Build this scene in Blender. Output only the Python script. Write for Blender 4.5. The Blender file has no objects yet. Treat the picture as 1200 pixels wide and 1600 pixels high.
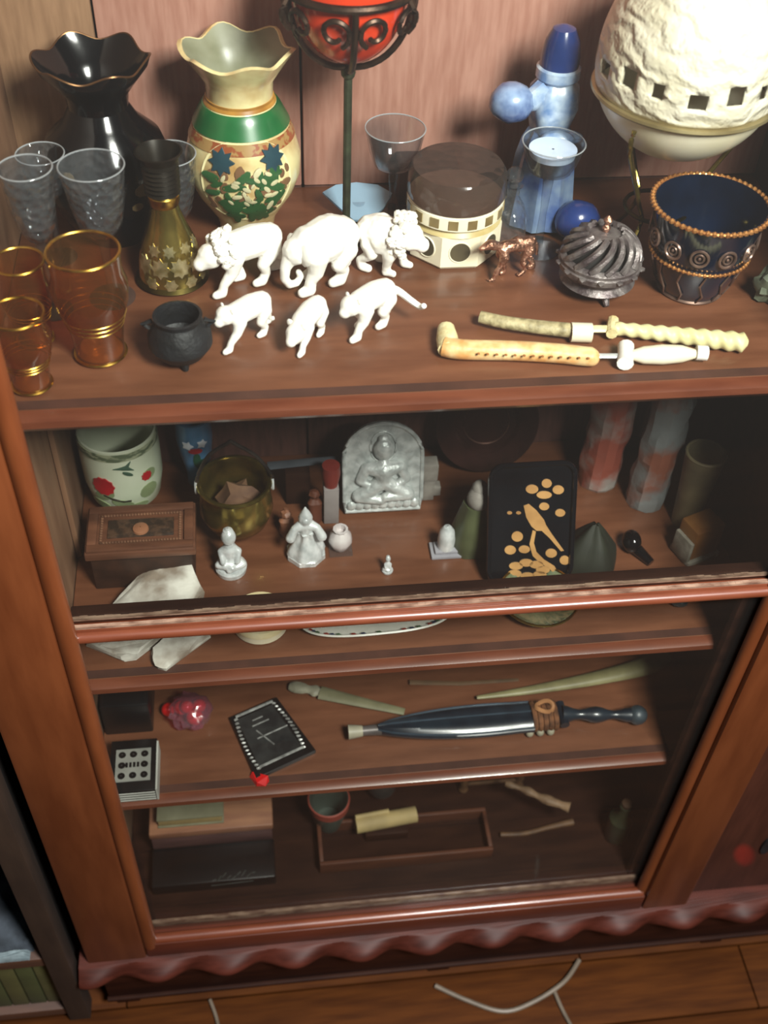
import bpy, bmesh, math, random
from mathutils import Vector, Matrix, noise
PI = math.pi
random.seed(7)
scene = bpy.context.scene
COL = scene.collection

# ---------------------------------------------------------------- camera
F = 1743.0; DIST = 0.60; CZ = 1.50
def _n(v): return v / v.length
_d = _n(Vector((-87.0, 1689.0, F)))
_r = Vector((16400.0, -955.0, F)); _r = _n(_r - _d * _r.dot(_d))
_f = _r.cross(_d)
cam_data = bpy.data.cameras.new('camera'); cam = bpy.data.objects.new('camera', cam_data); COL.objects.link(cam)
cam_data.sensor_fit = 'VERTICAL'; cam_data.sensor_height = 24.0; cam_data.lens = F / 1600.0 * 24.0
cam_data.clip_start = 0.02
cam.matrix_world = Matrix(((_r[0], -_r[1], -_r[2], 0.0), (_f[0], -_f[1], -_f[2], -DIST), (-_d[0], _d[1], _d[2], CZ), (0, 0, 0, 1)))
cam_data.dof.use_dof = True; cam_data.dof.focus_distance = 0.98; cam_data.dof.aperture_fstop = 4.0
scene.camera = cam

# ---------------------------------------------------------------- world, lamps, exposure
w = bpy.data.worlds.new('world'); scene.world = w; w.use_nodes = True
w.node_tree.nodes['Background'].inputs[0].default_value = (0.62, 0.60, 0.60, 1)
w.node_tree.nodes['Background'].inputs[1].default_value = 0.13
def area(name, loc, target, size, size_y, power, col):
    l = bpy.data.lights.new(name, 'AREA'); l.shape = 'RECTANGLE'; l.size = size; l.size_y = size_y
    l.energy = power; l.color = col
    o = bpy.data.objects.new(name, l); COL.objects.link(o); o.location = loc
    o.rotation_euler = (Vector(target) - Vector(loc)).to_track_quat('-Z', 'Y').to_euler()
    return o
area('window_light', (0.52, -0.86, 1.98), (0.12, 0.25, 1.05), 0.34, 0.40, 80, (1.0, 0.96, 0.93))
scene.view_settings.view_transform = 'Standard'; scene.view_settings.look = 'None'
scene.view_settings.gamma = 1.0; scene.view_settings.use_curve_mapping = False
scene.view_settings.exposure = 0.0

# ---------------------------------------------------------------- helpers
def P(u, v, y=None, z=None):
    """point of the room seen at (u, v) lying at depth y or at height z"""
    p = Vector((u - 600.0, v - 800.0, F))
    a = Vector((p.dot(_r), p.dot(_f), -p.dot(_d)))
    t = (y + DIST) / a.y if y is not None else (z - CZ) / a.z
    return Vector((a.x * t, a.y * t - DIST, a.z * t + CZ))
def depth(p): return p[0] * _r[2] + (p[1] + DIST) * _f[2] - (p[2] - CZ) * _d[2]
def S(px, p): return px * depth(p) / F           # pixels -> metres at p
def zrow(x, y, v):
    k = (v - 800.0) / F
    a1 = x * _r[1] + (y + DIST) * _f[1]; a2 = x * _r[2] + (y + DIST) * _f[2]
    zz = (k * a2 - a1) / (-_d[1] + k * _d[2]); return zz + CZ
def hexc(h):
    h = h.lstrip('#'); c = [int(h[i:i + 2], 16) / 255 for i in (0, 2, 4)]
    return tuple(((x + .055) / 1.055) ** 2.4 if x > .04045 else x / 12.92 for x in c) + (1,)

MATS = {}
def M(name, c1, c2=None, rough=.5, metal=0.0, scale=30, stretch=(1, 1, 1), bump=0.0, bscale=None, coat=0.0, detail=4, lo=.35, hi=.65):
    if name in MATS: return MATS[name]
    m = bpy.data.materials.new(name); MATS[name] = m; m.use_nodes = True
    nt = m.node_tree; b = nt.nodes['Principled BSDF']
    tc = nt.nodes.new('ShaderNodeTexCoord'); mp = nt.nodes.new('ShaderNodeMapping'); mp.inputs['Scale'].default_value = stretch
    nt.links.new(tc.outputs['Object'], mp.inputs[0])
    n = nt.nodes.new('ShaderNodeTexNoise'); n.inputs['Scale'].default_value = scale; n.inputs['Detail'].default_value = detail
    nt.links.new(mp.outputs[0], n.inputs['Vector'])
    r = nt.nodes.new('ShaderNodeValToRGB'); r.color_ramp.elements[0].position = lo; r.color_ramp.elements[1].position = hi
    A = hexc(c1); Bc = hexc(c2) if c2 else tuple(x * .75 for x in A[:3]) + (1,)
    r.color_ramp.elements[0].color = A; r.color_ramp.elements[1].color = Bc
    nt.links.new(n.outputs[0], r.inputs[0]); nt.links.new(r.outputs[0], b.inputs['Base Color'])
    b.inputs['Roughness'].default_value = rough; b.inputs['Metallic'].default_value = metal
    b.inputs['Coat Weight'].default_value = coat; b.inputs['Coat Roughness'].default_value = .12
    if bump:
        n2 = nt.nodes.new('ShaderNodeTexNoise'); n2.inputs['Scale'].default_value = bscale or scale; n2.inputs['Detail'].default_value = 5
        nt.links.new(mp.outputs[0], n2.inputs['Vector'])
        bp = nt.nodes.new('ShaderNodeBump'); bp.inputs['Strength'].default_value = bump; bp.inputs['Distance'].default_value = .002
        nt.links.new(n2.outputs[0], bp.inputs['Height']); nt.links.new(bp.outputs[0], b.inputs['Normal'])
    return m
def G(name, tint, rough=.03, ior=1.45, haze=.02, hazecol='#cfcac4', bump=0.0, bscale=60, boost=1.0):
    """clear glass: tinted see-through body, fresnel gloss, a pale diffuse haze mixed in"""
    if name in MATS: return MATS[name]
    m = bpy.data.materials.new(name); MATS[name] = m; m.use_nodes = True; nt = m.node_tree
    nt.nodes.remove(nt.nodes['Principled BSDF']); out = nt.nodes['Material Output']
    t = nt.nodes.new('ShaderNodeBsdfTransparent'); t.inputs[0].default_value = hexc(tint)
    g = nt.nodes.new('ShaderNodeBsdfGlossy'); g.inputs['Roughness'].default_value = rough
    fr = nt.nodes.new('ShaderNodeLayerWeight'); fr.inputs['Blend'].default_value = .5
    pw = nt.nodes.new('ShaderNodeMath'); pw.operation = 'POWER'; pw.inputs[1].default_value = 4.0
    nt.links.new(fr.outputs['Facing'], pw.inputs[0])
    mul = nt.nodes.new('ShaderNodeMath'); mul.operation = 'MULTIPLY_ADD'; mul.inputs[1].default_value = .8 * boost; mul.inputs[2].default_value = .035 * boost; mul.use_clamp = True
    nt.links.new(pw.outputs[0], mul.inputs[0])
    m1 = nt.nodes.new('ShaderNodeMixShader'); nt.links.new(mul.outputs[0], m1.inputs[0])
    nt.links.new(t.outputs[0], m1.inputs[1]); nt.links.new(g.outputs[0], m1.inputs[2])
    d = nt.nodes.new('ShaderNodeBsdfDiffuse'); d.inputs[0].default_value = hexc(hazecol)
    m2 = nt.nodes.new('ShaderNodeMixShader'); m2.inputs[0].default_value = haze
    nt.links.new(m1.outputs[0], m2.inputs[1]); nt.links.new(d.outputs[0], m2.inputs[2]); nt.links.new(m2.outputs[0], out.inputs[0])
    if bump:
        tc = nt.nodes.new('ShaderNodeTexCoord'); v = nt.nodes.new('ShaderNodeTexVoronoi'); v.inputs['Scale'].default_value = bscale
        nt.links.new(tc.outputs['Object'], v.inputs['Vector'])
        bp = nt.nodes.new('ShaderNodeBump'); bp.inputs['Strength'].default_value = bump; bp.inputs['Distance'].default_value = .003
        nt.links.new(v.outputs['Distance'], bp.inputs['Height'])
        for s in (g, d): nt.links.new(bp.outputs[0], s.inputs['Normal'])
        nt.links.new(bp.outputs[0], fr.inputs['Normal'])
    return m

class B:
    """collects shapes in world coordinates"""
    def __init__(s): s.bm = bmesh.new()
    def box(s, lo, hi, bev=0.0, mat=None):
        r = bmesh.ops.create_cube(s.bm, size=1.0); vs = r['verts']
        for v in vs:
            v.co = Vector([lo[i] + (v.co[i] + .5) * (hi[i] - lo[i]) for i in range(3)])
        if bev > 0:
            es = list({e for v in vs for e in v.link_edges})
            rr = bmesh.ops.bevel(s.bm, geom=es, offset=bev, segments=2, affect='EDGES', profile=.5)
            vs = list({v for f in rr['faces'] for v in f.verts} | {v for v in vs if v.is_valid})
        if mat:
            for v in vs: v.co = mat @ v.co
        return s
    def lathe(s, prof, c, seg=40, wob=None, cap0=False, cap1=False, phase=0.0):
        """prof: (z, r) world z; c: (x, y); wob(phi, i, n) -> (dr, dz)"""
        rings = []
        for i, (z, r) in enumerate(prof):
            ring = []
            for k in range(seg):
                a = 2 * PI * k / seg + phase; dr, dz = wob(a, i, len(prof)) if wob else (0, 0)
                ring.append(s.bm.verts.new((c[0] + (r + dr) * math.cos(a), c[1] + (r + dr) * math.sin(a), z + dz)))
            rings.append(ring)
        for i in range(len(rings) - 1):
            for k in range(seg):
                s.bm.faces.new((rings[i][k], rings[i][(k + 1) % seg], rings[i + 1][(k + 1) % seg], rings[i + 1][k]))
        if cap0: s.bm.faces.new(rings[0])
        if cap1: s.bm.faces.new(rings[-1])
        return s
    def tube(s, pts, r, seg=8, closed=False, flat=1.0, up=None):
        pts = [Vector(p) for p in pts]; n = len(pts); rings = []
        for i, p in enumerate(pts):
            a = pts[(i - 1) % n] if (closed or i) else p; b = pts[(i + 1) % n] if (closed or i < n - 1) else p
            t = (b - a).normalized(); u = Vector(up) if up else (Vector((0, 0, 1)) if abs(t.z) < .95 else Vector((0, 1, 0)))
            x = t.cross(u).normalized(); y = x.cross(t).normalized()
            rr = r(i / (n - 1)) if callable(r) else r
            rings.append([s.bm.verts.new(p + x * math.cos(2 * PI * k / seg) * rr + y * math.sin(2 * PI * k / seg) * rr * flat) for k in range(seg)])
        m = n if closed else n - 1
        for i in range(m):
            for k in range(seg):
                s.bm.faces.new((rings[i][k], rings[(i + 1) % n][k], rings[(i + 1) % n][(k + 1) % seg], rings[i][(k + 1) % seg]))
        if not closed: s.bm.faces.new(rings[0]); s.bm.faces.new(list(reversed(rings[-1])))
        return s
    def ball(s, c, r, sub=2, rough=0.0, fr=8.0, mat=None):
        if not hasattr(r, '__len__'): r = (r, r, r)
        q = bmesh.ops.create_icosphere(s.bm, subdivisions=sub, radius=1.0)
        for v in q['verts']:
            k = 1 + (noise.noise(v.co * fr * .3 + Vector(c) * 31) * rough if rough else 0)
            p = Vector((v.co.x * r[0] * k, v.co.y * r[1] * k, v.co.z * r[2] * k))
            if mat: p = mat @ p
            v.co = p + Vector(c)
        return s
    def prism(s, poly, o, ex, ey, ez, h):
        """poly in (a, b): o + a*ex + b*ey, thickness h along ez"""
        o, ex, ey, ez = Vector(o), Vector(ex), Vector(ey), Vector(ez)
        lo = [s.bm.verts.new(o + ex * a + ey * b) for a, b in poly]; hi = [s.bm.verts.new(v.co + ez * h) for v in lo]
        n = len(poly); s.bm.faces.new(lo); s.bm.faces.new(hi)
        for i in range(n): s.bm.faces.new((lo[i], lo[(i + 1) % n], hi[(i + 1) % n], hi[i]))
        return s
    def hull(s, pts):
        vs = [s.bm.verts.new(p) for p in pts]
        r = bmesh.ops.convex_hull(s.bm, input=vs)
        bad = [g for g in r['geom_interior'] if isinstance(g, bmesh.types.BMVert)]
        if bad: bmesh.ops.delete(s.bm, geom=bad, context='VERTS')
        return s
    def mat(s, m):
        for v in s.bm.verts: v.co = m @ v.co
        return s
ORG = {}
def empty(name, loc, label, cat, group=None):
    o = bpy.data.objects.new(name, None); COL.objects.link(o); o.location = loc; o.empty_display_size = .01
    ORG[o.name] = Vector(loc); o['label'] = label; o['category'] = cat
    if group: o['group'] = group
    return o
def obj(name, b, m, parent=None, smooth=True, label=None, kind=None, base=None, split=35):
    """links the collected shapes as ONE mesh object; world coordinates"""
    bm = b.bm if isinstance(b, B) else b
    bmesh.ops.recalc_face_normals(bm, faces=bm.faces)
    o_ = ORG[parent.name] if parent else (Vector(base) if base else Vector((0, 0, 0)))
    for v in bm.verts: v.co -= o_
    me = bpy.data.meshes.new(name); bm.to_mesh(me); bm.free(); me.materials.append(m)
    if smooth:
        me.shade_smooth()
        try: me.set_sharp_from_angle(angle=math.radians(split))
        except Exception: pass
    o = bpy.data.objects.new(name, me); COL.objects.link(o)
    if parent: o.parent = parent
    elif base: o.location = base
    ORG[o.name] = o_
    if label: o['label'] = label
    if kind: o['kind'] = kind
    return o
def single(name, b, m, base, label, cat, group=None, smooth=True, split=35):
    o = obj(name, b, m, None, smooth, label, None, base, split); o['category'] = cat
    if group: o['group'] = group
    return o
def skin(name, verts, edges, m, parent, root=0, sub=2, disp=0.0, dfr=120, vox=.0009, sit=4):
    """continuous body grown round a skeleton: verts [(pos, radius)] in world coordinates"""
    o_ = ORG[parent.name]; rad = [max(r) * .95 if hasattr(r, '__len__') else r for p, r in verts]
    bm = bmesh.new()
    for (p, _), r in zip(verts, rad):
        q = bmesh.ops.create_icosphere(bm, subdivisions=2, radius=r)
        bmesh.ops.translate(bm, verts=q['verts'], vec=Vector(p) - o_)
    for a, b in edges:
        pa, pb = Vector(verts[a][0]) - o_, Vector(verts[b][0]) - o_; t = pb - pa; L = t.length
        if L < 1e-5: continue
        q = bmesh.ops.create_cone(bm, cap_ends=True, segments=14, radius1=rad[a], radius2=rad[b], depth=L)
        mt = Matrix.Translation((pa + pb) / 2) @ t.to_track_quat('Z', 'Y').to_matrix().to_4x4()
        bmesh.ops.transform(bm, verts=q['verts'], matrix=mt)
    bmesh.ops.recalc_face_normals(bm, faces=bm.faces)
    me = bpy.data.meshes.new(name); bm.to_mesh(me); bm.free()
    o = bpy.data.objects.new(name, me); COL.objects.link(o)
    rm = o.modifiers.new('r', 'REMESH'); rm.mode = 'VOXEL'; rm.voxel_size = vox
    sm_ = o.modifiers.new('m', 'SMOOTH'); sm_.factor = .5; sm_.iterations = sit
    dg = bpy.context.evaluated_depsgraph_get(); dg.update()
    me2 = bpy.data.meshes.new_from_object(o.evaluated_get(dg)); o.modifiers.clear(); o.data = me2; me2.name = name
    if disp:
        for v in me2.vertices:
            v.co += v.normal * disp * noise.noise(Vector(v.co) * dfr)
    me2.materials.clear(); me2.materials.append(m); me2.shade_smooth()
    o.parent = parent; ORG[o.name] = o_
    return o
def prof(x, y, rows, z0=None):
    out = []
    for v, wpx in rows:
        z = zrow(x, y, v) if v is not None else z0
        if z0 is not None and z < z0: z = z0
        out.append((z, S(wpx, (x, y, z))))
    return out
def circ(c, r, n=40, z=None, axis='z'):
    return [Vector((c[0] + r * math.cos(2 * PI * k / n), c[1] + r * math.sin(2 * PI * k / n), c[2])) for k in range(n)]
def ell(a, b, n=14, cx=0, cy=0, rot=0):
    return [(cx + a * math.cos(t) * math.cos(rot) - b * math.sin(t) * math.sin(rot), cy + a * math.cos(t) * math.sin(rot) + b * math.sin(t) * math.cos(rot)) for t in [2 * PI * k / n for k in range(n)]]
def lerp(a, b, t): return a + (b - a) * t
def ring_z(profile, z):
    for (z0, r0), (z1, r1) in zip(profile, profile[1:]):
        if min(z0, z1) <= z <= max(z0, z1) and z0 != z1: return lerp(r0, r1, (z - z0) / (z1 - z0)), (r1 - r0) / (z1 - z0)
    return profile[0][1], 0
def decal(b, c, profile, phi, z, poly, th=.0006):
    """a thin painted patch laid on a turned body, phi=0 faces the room"""
    r, sl = ring_z(profile, z); a = -PI / 2 + phi
    base = [];
    vs0 = []; vs1 = []
    for (du, dv) in poly:
        zz = z + dv; rr, _ = ring_z(profile, zz); aa = a + du / max(rr, .004)
        for lst, k in ((vs0, -.0004), (vs1, th)):
            q = rr + k; lst.append(b.bm.verts.new((c[0] + q * math.cos(aa), c[1] + q * math.sin(aa), zz)))
    n = len(poly)
    c0 = sum((v.co for v in vs1), Vector()) / n
    rr, _ = ring_z(profile, z); cc = b.bm.verts.new((c[0] + (rr + th * 1.3) * math.cos(a + sum(p[0] for p in poly) / n / max(rr, .004)), c[1] + (rr + th * 1.3) * math.sin(a + sum(p[0] for p in poly) / n / max(rr, .004)), z + sum(p[1] for p in poly) / n))
    for i in range(n):
        b.bm.faces.new((vs1[i], vs1[(i + 1) % n], cc)); b.bm.faces.new((vs0[i], vs0[(i + 1) % n], vs1[(i + 1) % n], vs1[i]))

# ---------------------------------------------------------------- materials
m_frame = M('mahogany_front', '#66371c', '#542a13', rough=.42, scale=9, stretch=(5, 5, .8), coat=.12, bump=.04)
m_frame_h = M('mahogany_front_level', '#54281a', '#442014', rough=.42, scale=9, stretch=(.8, 5, 5), coat=.2, bump=.04)
m_bead = M('mahogany_moulding', '#6c3a26', '#5a2c1a', rough=.34, scale=14, stretch=(1, 6, 6), coat=.4)
m_shelf = M('mahogany_shelf', '#6e442e', '#5c3622', rough=.42, scale=12, stretch=(1, 6, 6), coat=.15, bump=.05)
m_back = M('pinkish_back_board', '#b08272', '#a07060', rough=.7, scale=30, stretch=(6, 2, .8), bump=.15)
m_side = M('side_board', '#8d6a50', '#76543d', rough=.6, scale=12, stretch=(4, 4, .7))
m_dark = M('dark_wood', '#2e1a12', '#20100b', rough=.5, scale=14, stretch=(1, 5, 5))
m_floor = M('floor_board', '#4c290c', '#3a1d07', rough=.75, scale=10, stretch=(1, 9, 9), bump=.1)
m_groove = M('dusty_putty', '#8d7360', '#55392a', rough=.8, scale=60, stretch=(1, 3, 3))
m_pane = G('pane_glass', '#f2f4f2', haze=.006, rough=.0, boost=.6)  # pale diffuse share paints the haze of room reflections on the pane
m_clear = G('cut_clear_glass', '#eef0f2', haze=.030, hazecol='#d8dce0', rough=.06, bump=.8, bscale=150, boost=1.2)
m_clear_s = G('smooth_clear_glass', '#eef0f2', haze=.015, hazecol='#d8dce0', rough=.03, boost=1.0)
m_amber = G('amber_glass', '#e2ae84', haze=.05, hazecol='#c08850', rough=.05, boost=1.6)
m_gilt = M('gilding', '#d9b25a', '#a8802e', rough=.28, metal=1, scale=80)
m_brass = M('old_brass', '#b8a258', '#6a5c2a', rough=.2, metal=.9, scale=30, bump=.15, bscale=60)
m_brass_dk = M('dark_brass', '#5c5028', '#2e2814', rough=.35, metal=1, scale=45)
m_black = M('black_glaze', '#040507', '#07080b', rough=.13, scale=20)
m_blackm = M('black_matt', '#14161a', '#0b0c0e', rough=.6, scale=60, bump=.8, bscale=120)
m_iron = M('dark_iron', '#4d3a2e', '#2e231d', rough=.4, metal=.8, scale=80, bump=.3)
m_white = M('white_bone', '#f4f2ec', '#e9e5dc', rough=.45, scale=60, bump=.2, bscale=200)
m_ivory = M('cream_ceramic', '#efe8d2', '#e0d6b8', rough=.35, scale=20, coat=.3)
m_bone = M('carved_bone', '#e6dcae', '#c6b27e', rough=.5, scale=90, bump=.8, bscale=160)
m_bone_or = M('orange_bone', '#ecd09c', '#cf9658', rough=.45, scale=70, bump=.4, bscale=120)
m_silver = M('silver', '#e8eaea', '#b8bcbc', rough=.3, metal=.3, scale=90, bump=.4, bscale=200)
m_pewter = M('tarnished_silver', '#8a8280', '#54484a', rough=.46, metal=.6, scale=80, bump=.6, bscale=180)
m_copper = M('copper', '#d8a58c', '#8e6450', rough=.35, metal=.9, scale=160, bump=1.0, bscale=260)
m_blue = M('blue_glaze', '#22366e', '#182a58', rough=.2, scale=30, coat=.4)
m_bluewhite = M('pale_blue_glaze', '#b8c8d8', '#5f7eac', rough=.25, scale=60, coat=.4)
m_red = M('red_orange_glaze', '#d8401f', '#c23416', rough=.25, scale=20, coat=.5)
m_scarlet = M('scarlet', '#d01418', '#a80c10', rough=.3, scale=20, coat=.3)
m_green = M('green_glaze', '#1f6a38', '#16502a', rough=.3, scale=20, coat=.3)
for _m in (m_floor, m_dark): _m.node_tree.nodes['Principled BSDF'].inputs['Specular IOR Level'].default_value = .12
# ---------------------------------------------------------------- floor and wall
Z1, Z2, Z3, Z4 = .969, .634, .420, .170       # upper faces of the shelves
XL, XR, YB = -.195, .485, .33
fb = B().box((-1.6, -2.6, -.05), (2.2, .42, -.012)); floor = obj('floor', fb, m_dark, smooth=False); floor['kind'] = 'structure'
for k in range(16):
    y0 = .40 - .085 * (k + 1)
    xs = [-1.6, random.uniform(-.9, -.2), random.uniform(.35, 1.2), 2.2]
    for a, c in zip(xs, xs[1:]):
        obj('floorboard', B().box((a + .0008, y0 + .0012, -.012), (c - .0008, y0 + .0838, random.uniform(-.0006, 0.0)), .0012), m_floor, floor)
wl = obj('wall_back', B().box((-1.6, .42, -.05), (2.2, .50, 2.5)), M('wall_paint', '#b9a890', '#b0a088', rough=.9), smooth=False); wl['kind'] = 'structure'

# ---------------------------------------------------------------- the display cabinet
cab = empty('display_cabinet', (.1, .15, 0), 'large mahogany display cabinet with glazed door and wavy carved base moulding', 'cabinet')
obj('side_panel', B().box((XL - .045, .012, .02), (XL, YB + .02, 1.80), .001), m_side, cab)
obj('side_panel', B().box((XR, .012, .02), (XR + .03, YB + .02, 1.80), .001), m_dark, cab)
seams = [XL - .01, P(145, 25, YB).x, P(470, 110, YB).x, XR + .01]
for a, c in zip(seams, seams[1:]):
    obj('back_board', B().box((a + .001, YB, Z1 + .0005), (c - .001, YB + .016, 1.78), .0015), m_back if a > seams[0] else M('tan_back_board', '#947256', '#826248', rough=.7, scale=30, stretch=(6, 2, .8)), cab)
    obj('lower_back_board', B().box((a + .001, YB, .13), (c - .001, YB + .016, Z1 - .0005), .0015), M('dimmed_back_board', '#55332a', '#42261e', rough=.7, scale=30, stretch=(6, 2, .8)), cab, label='reddish board behind the lower shelves, darkened in colour for the dim bays')  # board colour darkened to hold the dimness of the lower bays
def shelf(zt, th, x1, yf=.03, m=m_shelf, xl=XL):
    s = obj('shelf', B().box((xl + .001, yf + .006, zt - th), (x1, YB - .001, zt), .001), m, cab)
    # moulded front edge: groove line, rounded nose
    b = B()
    pr = [(0.006, 0), (0.0, -.0008), (-.004, -.003), (-.0052, -.008), (-.004, -th + .004), (-.001, -th), (.006, -th)]
    r0 = [b.bm.verts.new((xl + .001, yf + p, zt + q)) for p, q in pr]; r1 = [b.bm.verts.new((x1, yf + p, zt + q)) for p, q in pr]
    for i in range(len(pr) - 1): b.bm.faces.new((r0[i], r0[i + 1], r1[i + 1], r1[i]))
    b.bm.faces.new(r0); b.bm.faces.new(list(reversed(r1))); b.bm.faces.new((r0[0], r1[0], r1[-1], r0[-1]))
    obj('edge_moulding', b, m_bead, s, label='rounded reddish front edge')
    obj('shadow_groove', B().box((xl + .002, yf + .007, zt), (x1 - .001, yf + .016, zt + .0006)), M('groove_brown', '#4a2b20', '#3c2219', rough=.6), s, smooth=False, label='dark strip along the shelf edge')
    return s
shelf(Z1, .0135, XR - .001, yf=.024)
shelf(Z2, .0135, XR - .001)
shelf(Z3, .012, XR - .001)
shelf(1.62, .022, XR - .001)
obj('bottom_board', B().box((XL + .001, .012, Z4 - .02), (XR - .001, YB - .001, Z4), .001), m_dark, cab)
obj('top_board', B().box((XL - .06, -.01, 1.80), (XR + .05, YB + .03, 1.83), .003), m_frame_h, cab)
# upright cleats seen at the left behind the glass
obj('cleat', B().box((XL + .0005, .04, Z2 + .001), (XL + .010, .075, Z1 - .016), .001), m_side, cab)
obj('cleat', B().box((XL + .0005, .190, Z2 + .001), (XL + .006, .215, Z1 - .016), .001), m_side, cab)

obj('jamb', B().box((.431, .0115, Z4 + .001), (XR - .001, .020, .745), .001), m_dark, cab, label='dark inner jamb below the crossbar')
# glazed door: frame, glass, crossbar
gl, gr, ol, orr = -.159, .438, -.246, .508
zb, zc0, zc1 = .1735, .748, .776
def frame_mesh(x0, x1, z0, z1, y0=-.022, y1=.010, bev=.003): return B().box((x0, y0, z0), (x1, y1, z1), bev)
b = B().box((ol, -.020, .133), (gl - .016, .010, 1.79), .0035)
obj('left_stile', b, m_frame, cab)
b = B().box((gr + .010, -.020, .133), (orr, .010, 1.79), .0035)
obj('right_stile', b, m_frame, cab)
door = obj('door', B().box((gl - .0155, -.019, .133), (gr + .0095, .010, zb - .006), .003), m_frame_h, cab)
obj('top_rail', B().box((gl - .0155, -.019, 1.72), (gr + .0095, .010, 1.79), .003), m_frame_h, door)
def quarter(p0, p1, r=.010, y=-.010):
    return B().tube([p0, p1], r, 12)
obj('glass_bead', B().tube([(gl - .009, -.013, .160), (gl - .009, -.013, 1.73)], .0085, 14), m_frame, door, label='rounded bead beside the glass')
obj('glass_bead', B().tube([(gr + .006, -.008, .160), (gr + .006, -.008, 1.73)], .0065, 14), m_frame, door)
obj('glass_bead', B().tube([(gl - .009, -.011, zb - .006), (gr + .006, -.011, zb - .006)], .0065, 14), m_bead, door)
obj('glass_pane', B().box((gl - .006, -.0015, zb - .003), (gr + .004, .0015, zc0 + .004)), m_pane, door, smooth=False, label='lower glass pane')
obj('glass_pane', B().box((gl - .006, -.0015, zc1 - .008), (gr + .004, .0015, 1.72)), m_pane, door, smooth=False, label='upper glass pane')
bar = B().box((gl - .008, .002, zc0 + .003), (gr + .004, .019, zc1 - .013), .0012)
obj('crossbar', bar, m_dark, door)
bd = B().tube([(gl - .012, -.008, zc0 + .0052), (gr + .004, -.008, zc0 + .0052)], .0052, 16)
bd.box((gl - .010, -.006, zc0 + .004), (gr + .004, .0018, zc0 + .0125), .001)
obj('crossbar_bead', bd, m_bead, door, label='rounded shiny bead of the crossbar')
pb = B(); n = 90
for i in range(n):
    x0 = lerp(gl - .006, gr + .003, i / n); x1 = lerp(gl - .006, gr + .003, (i + 1) / n)
    h = .0035 + .0018 * noise.noise(Vector((x0 * 40, 0, 0)))
    pb.box((x0, .0022, zc0 + .0125), (x1, .0042 + .0015 * noise.noise(Vector((x0 * 60, 3, 0))), zc0 + .0145 + h))
    pb.box((x0, -.0055, zc0 + .0125), (x1, -.0018, zc0 + .0130 + h * .5))
obj('putty', pb, m_groove, door, label='rough putty along the glass foot', kind='stuff', smooth=False)
obj('rebate_strip', B().box((gl - .006, .003, zb - .006), (gr + .003, .0075, zb + .006), .001), m_groove, door, label='dusty strip inside the glass foot')

# the neighbouring closed door at the right
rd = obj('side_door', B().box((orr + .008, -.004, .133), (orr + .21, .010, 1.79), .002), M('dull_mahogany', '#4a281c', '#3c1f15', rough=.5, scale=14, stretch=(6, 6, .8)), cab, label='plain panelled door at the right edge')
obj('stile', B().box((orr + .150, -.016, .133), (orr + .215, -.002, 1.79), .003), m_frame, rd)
pk = P(1196, 1322, -.006)
kb = B().prism(ell(.007, .019, 20), (pk.x + .002, -.0042, pk.z), (1, 0, 0), (0, 0, 1), (0, -1, 0), .003)
obj('keyhole_plate', kb, m_blackm, rd, label='black keyhole plate')

# base: carved wavy moulding over a dark plinth
def base_mould():
    b = B(); nx = 520; x0, x1 = -.256, .95; sec = 18
    rows = []
    for i in range(nx + 1):
        x = lerp(x0, x1, i / nx); ring = []
        for k in range(sec + 1):
            t = k / sec; a = t * PI; z = .136 - .034 * t
            ph = 2 * PI * x / .083 + t * 2.4
            y = -.024 - .014 * math.sin(a) - .0075 * math.sin(a) * math.sin(ph)
            ring.append(b.bm.verts.new((x, y, z + .0035 * math.sin(ph + .8) * math.sin(a))))
        rows.append(ring)
    for i in range(nx):
        for k in range(sec): b.bm.faces.new((rows[i][k], rows[i + 1][k], rows[i + 1][k + 1], rows[i][k + 1]))
    back = [(x0, .012, .136), (x0, .012, .102)]; 
    q0 = [b.bm.verts.new(p) for p in ((x0, .012, .136), (x1, .012, .136), (x0, .012, .102), (x1, .012, .102))]
    for i in range(nx): pass
    b.bm.faces.new([q0[0]] + [r[0] for r in rows] + [q0[1]]); b.bm.faces.new([q0[2]] + [r[-1] for r in rows] + [q0[3]])
    b.bm.faces.new([q0[0]] + rows[0] + [q0[2]]); b.bm.faces.new([q0[1]] + rows[-1] + [q0[3]])
    return b
obj('base_moulding', base_mould(), M('mahogany_carving', '#4a231a', '#34160f', rough=.5, scale=14, stretch=(1, 6, 6)), cab, label='carved wavy moulding', split=60)
m_pl = M('plinth_wood', '#2c140c', '#200d08', rough=.5, scale=14, stretch=(1, 6, 6))
obj('plinth', B().box((-.235, -.022, .028), (.94, -.002, .104), .002), m_pl, cab)
obj('plinth_bead', B().tube([(-.236, -.023, .029), (.941, -.023, .029)], .004, 10), m_dark, cab)
for x in (-.228, .18, .56, .90):
    obj('foot', B().box((x, -.019, .0005), (x + .03, .012, .029), .002), m_pl, cab)
obj('foot', B().box((-.228, .29, .0005), (-.198, .33, .14), .002), m_pl, cab); obj('foot', B().box((.43, .29, .0005), (.46, .33, .14), .002), m_pl, cab)

for _n in ('mahogany_carving', 'plinth_wood'): MATS[_n].node_tree.nodes['Principled BSDF'].inputs['Specular IOR Level'].default_value = .2
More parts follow.
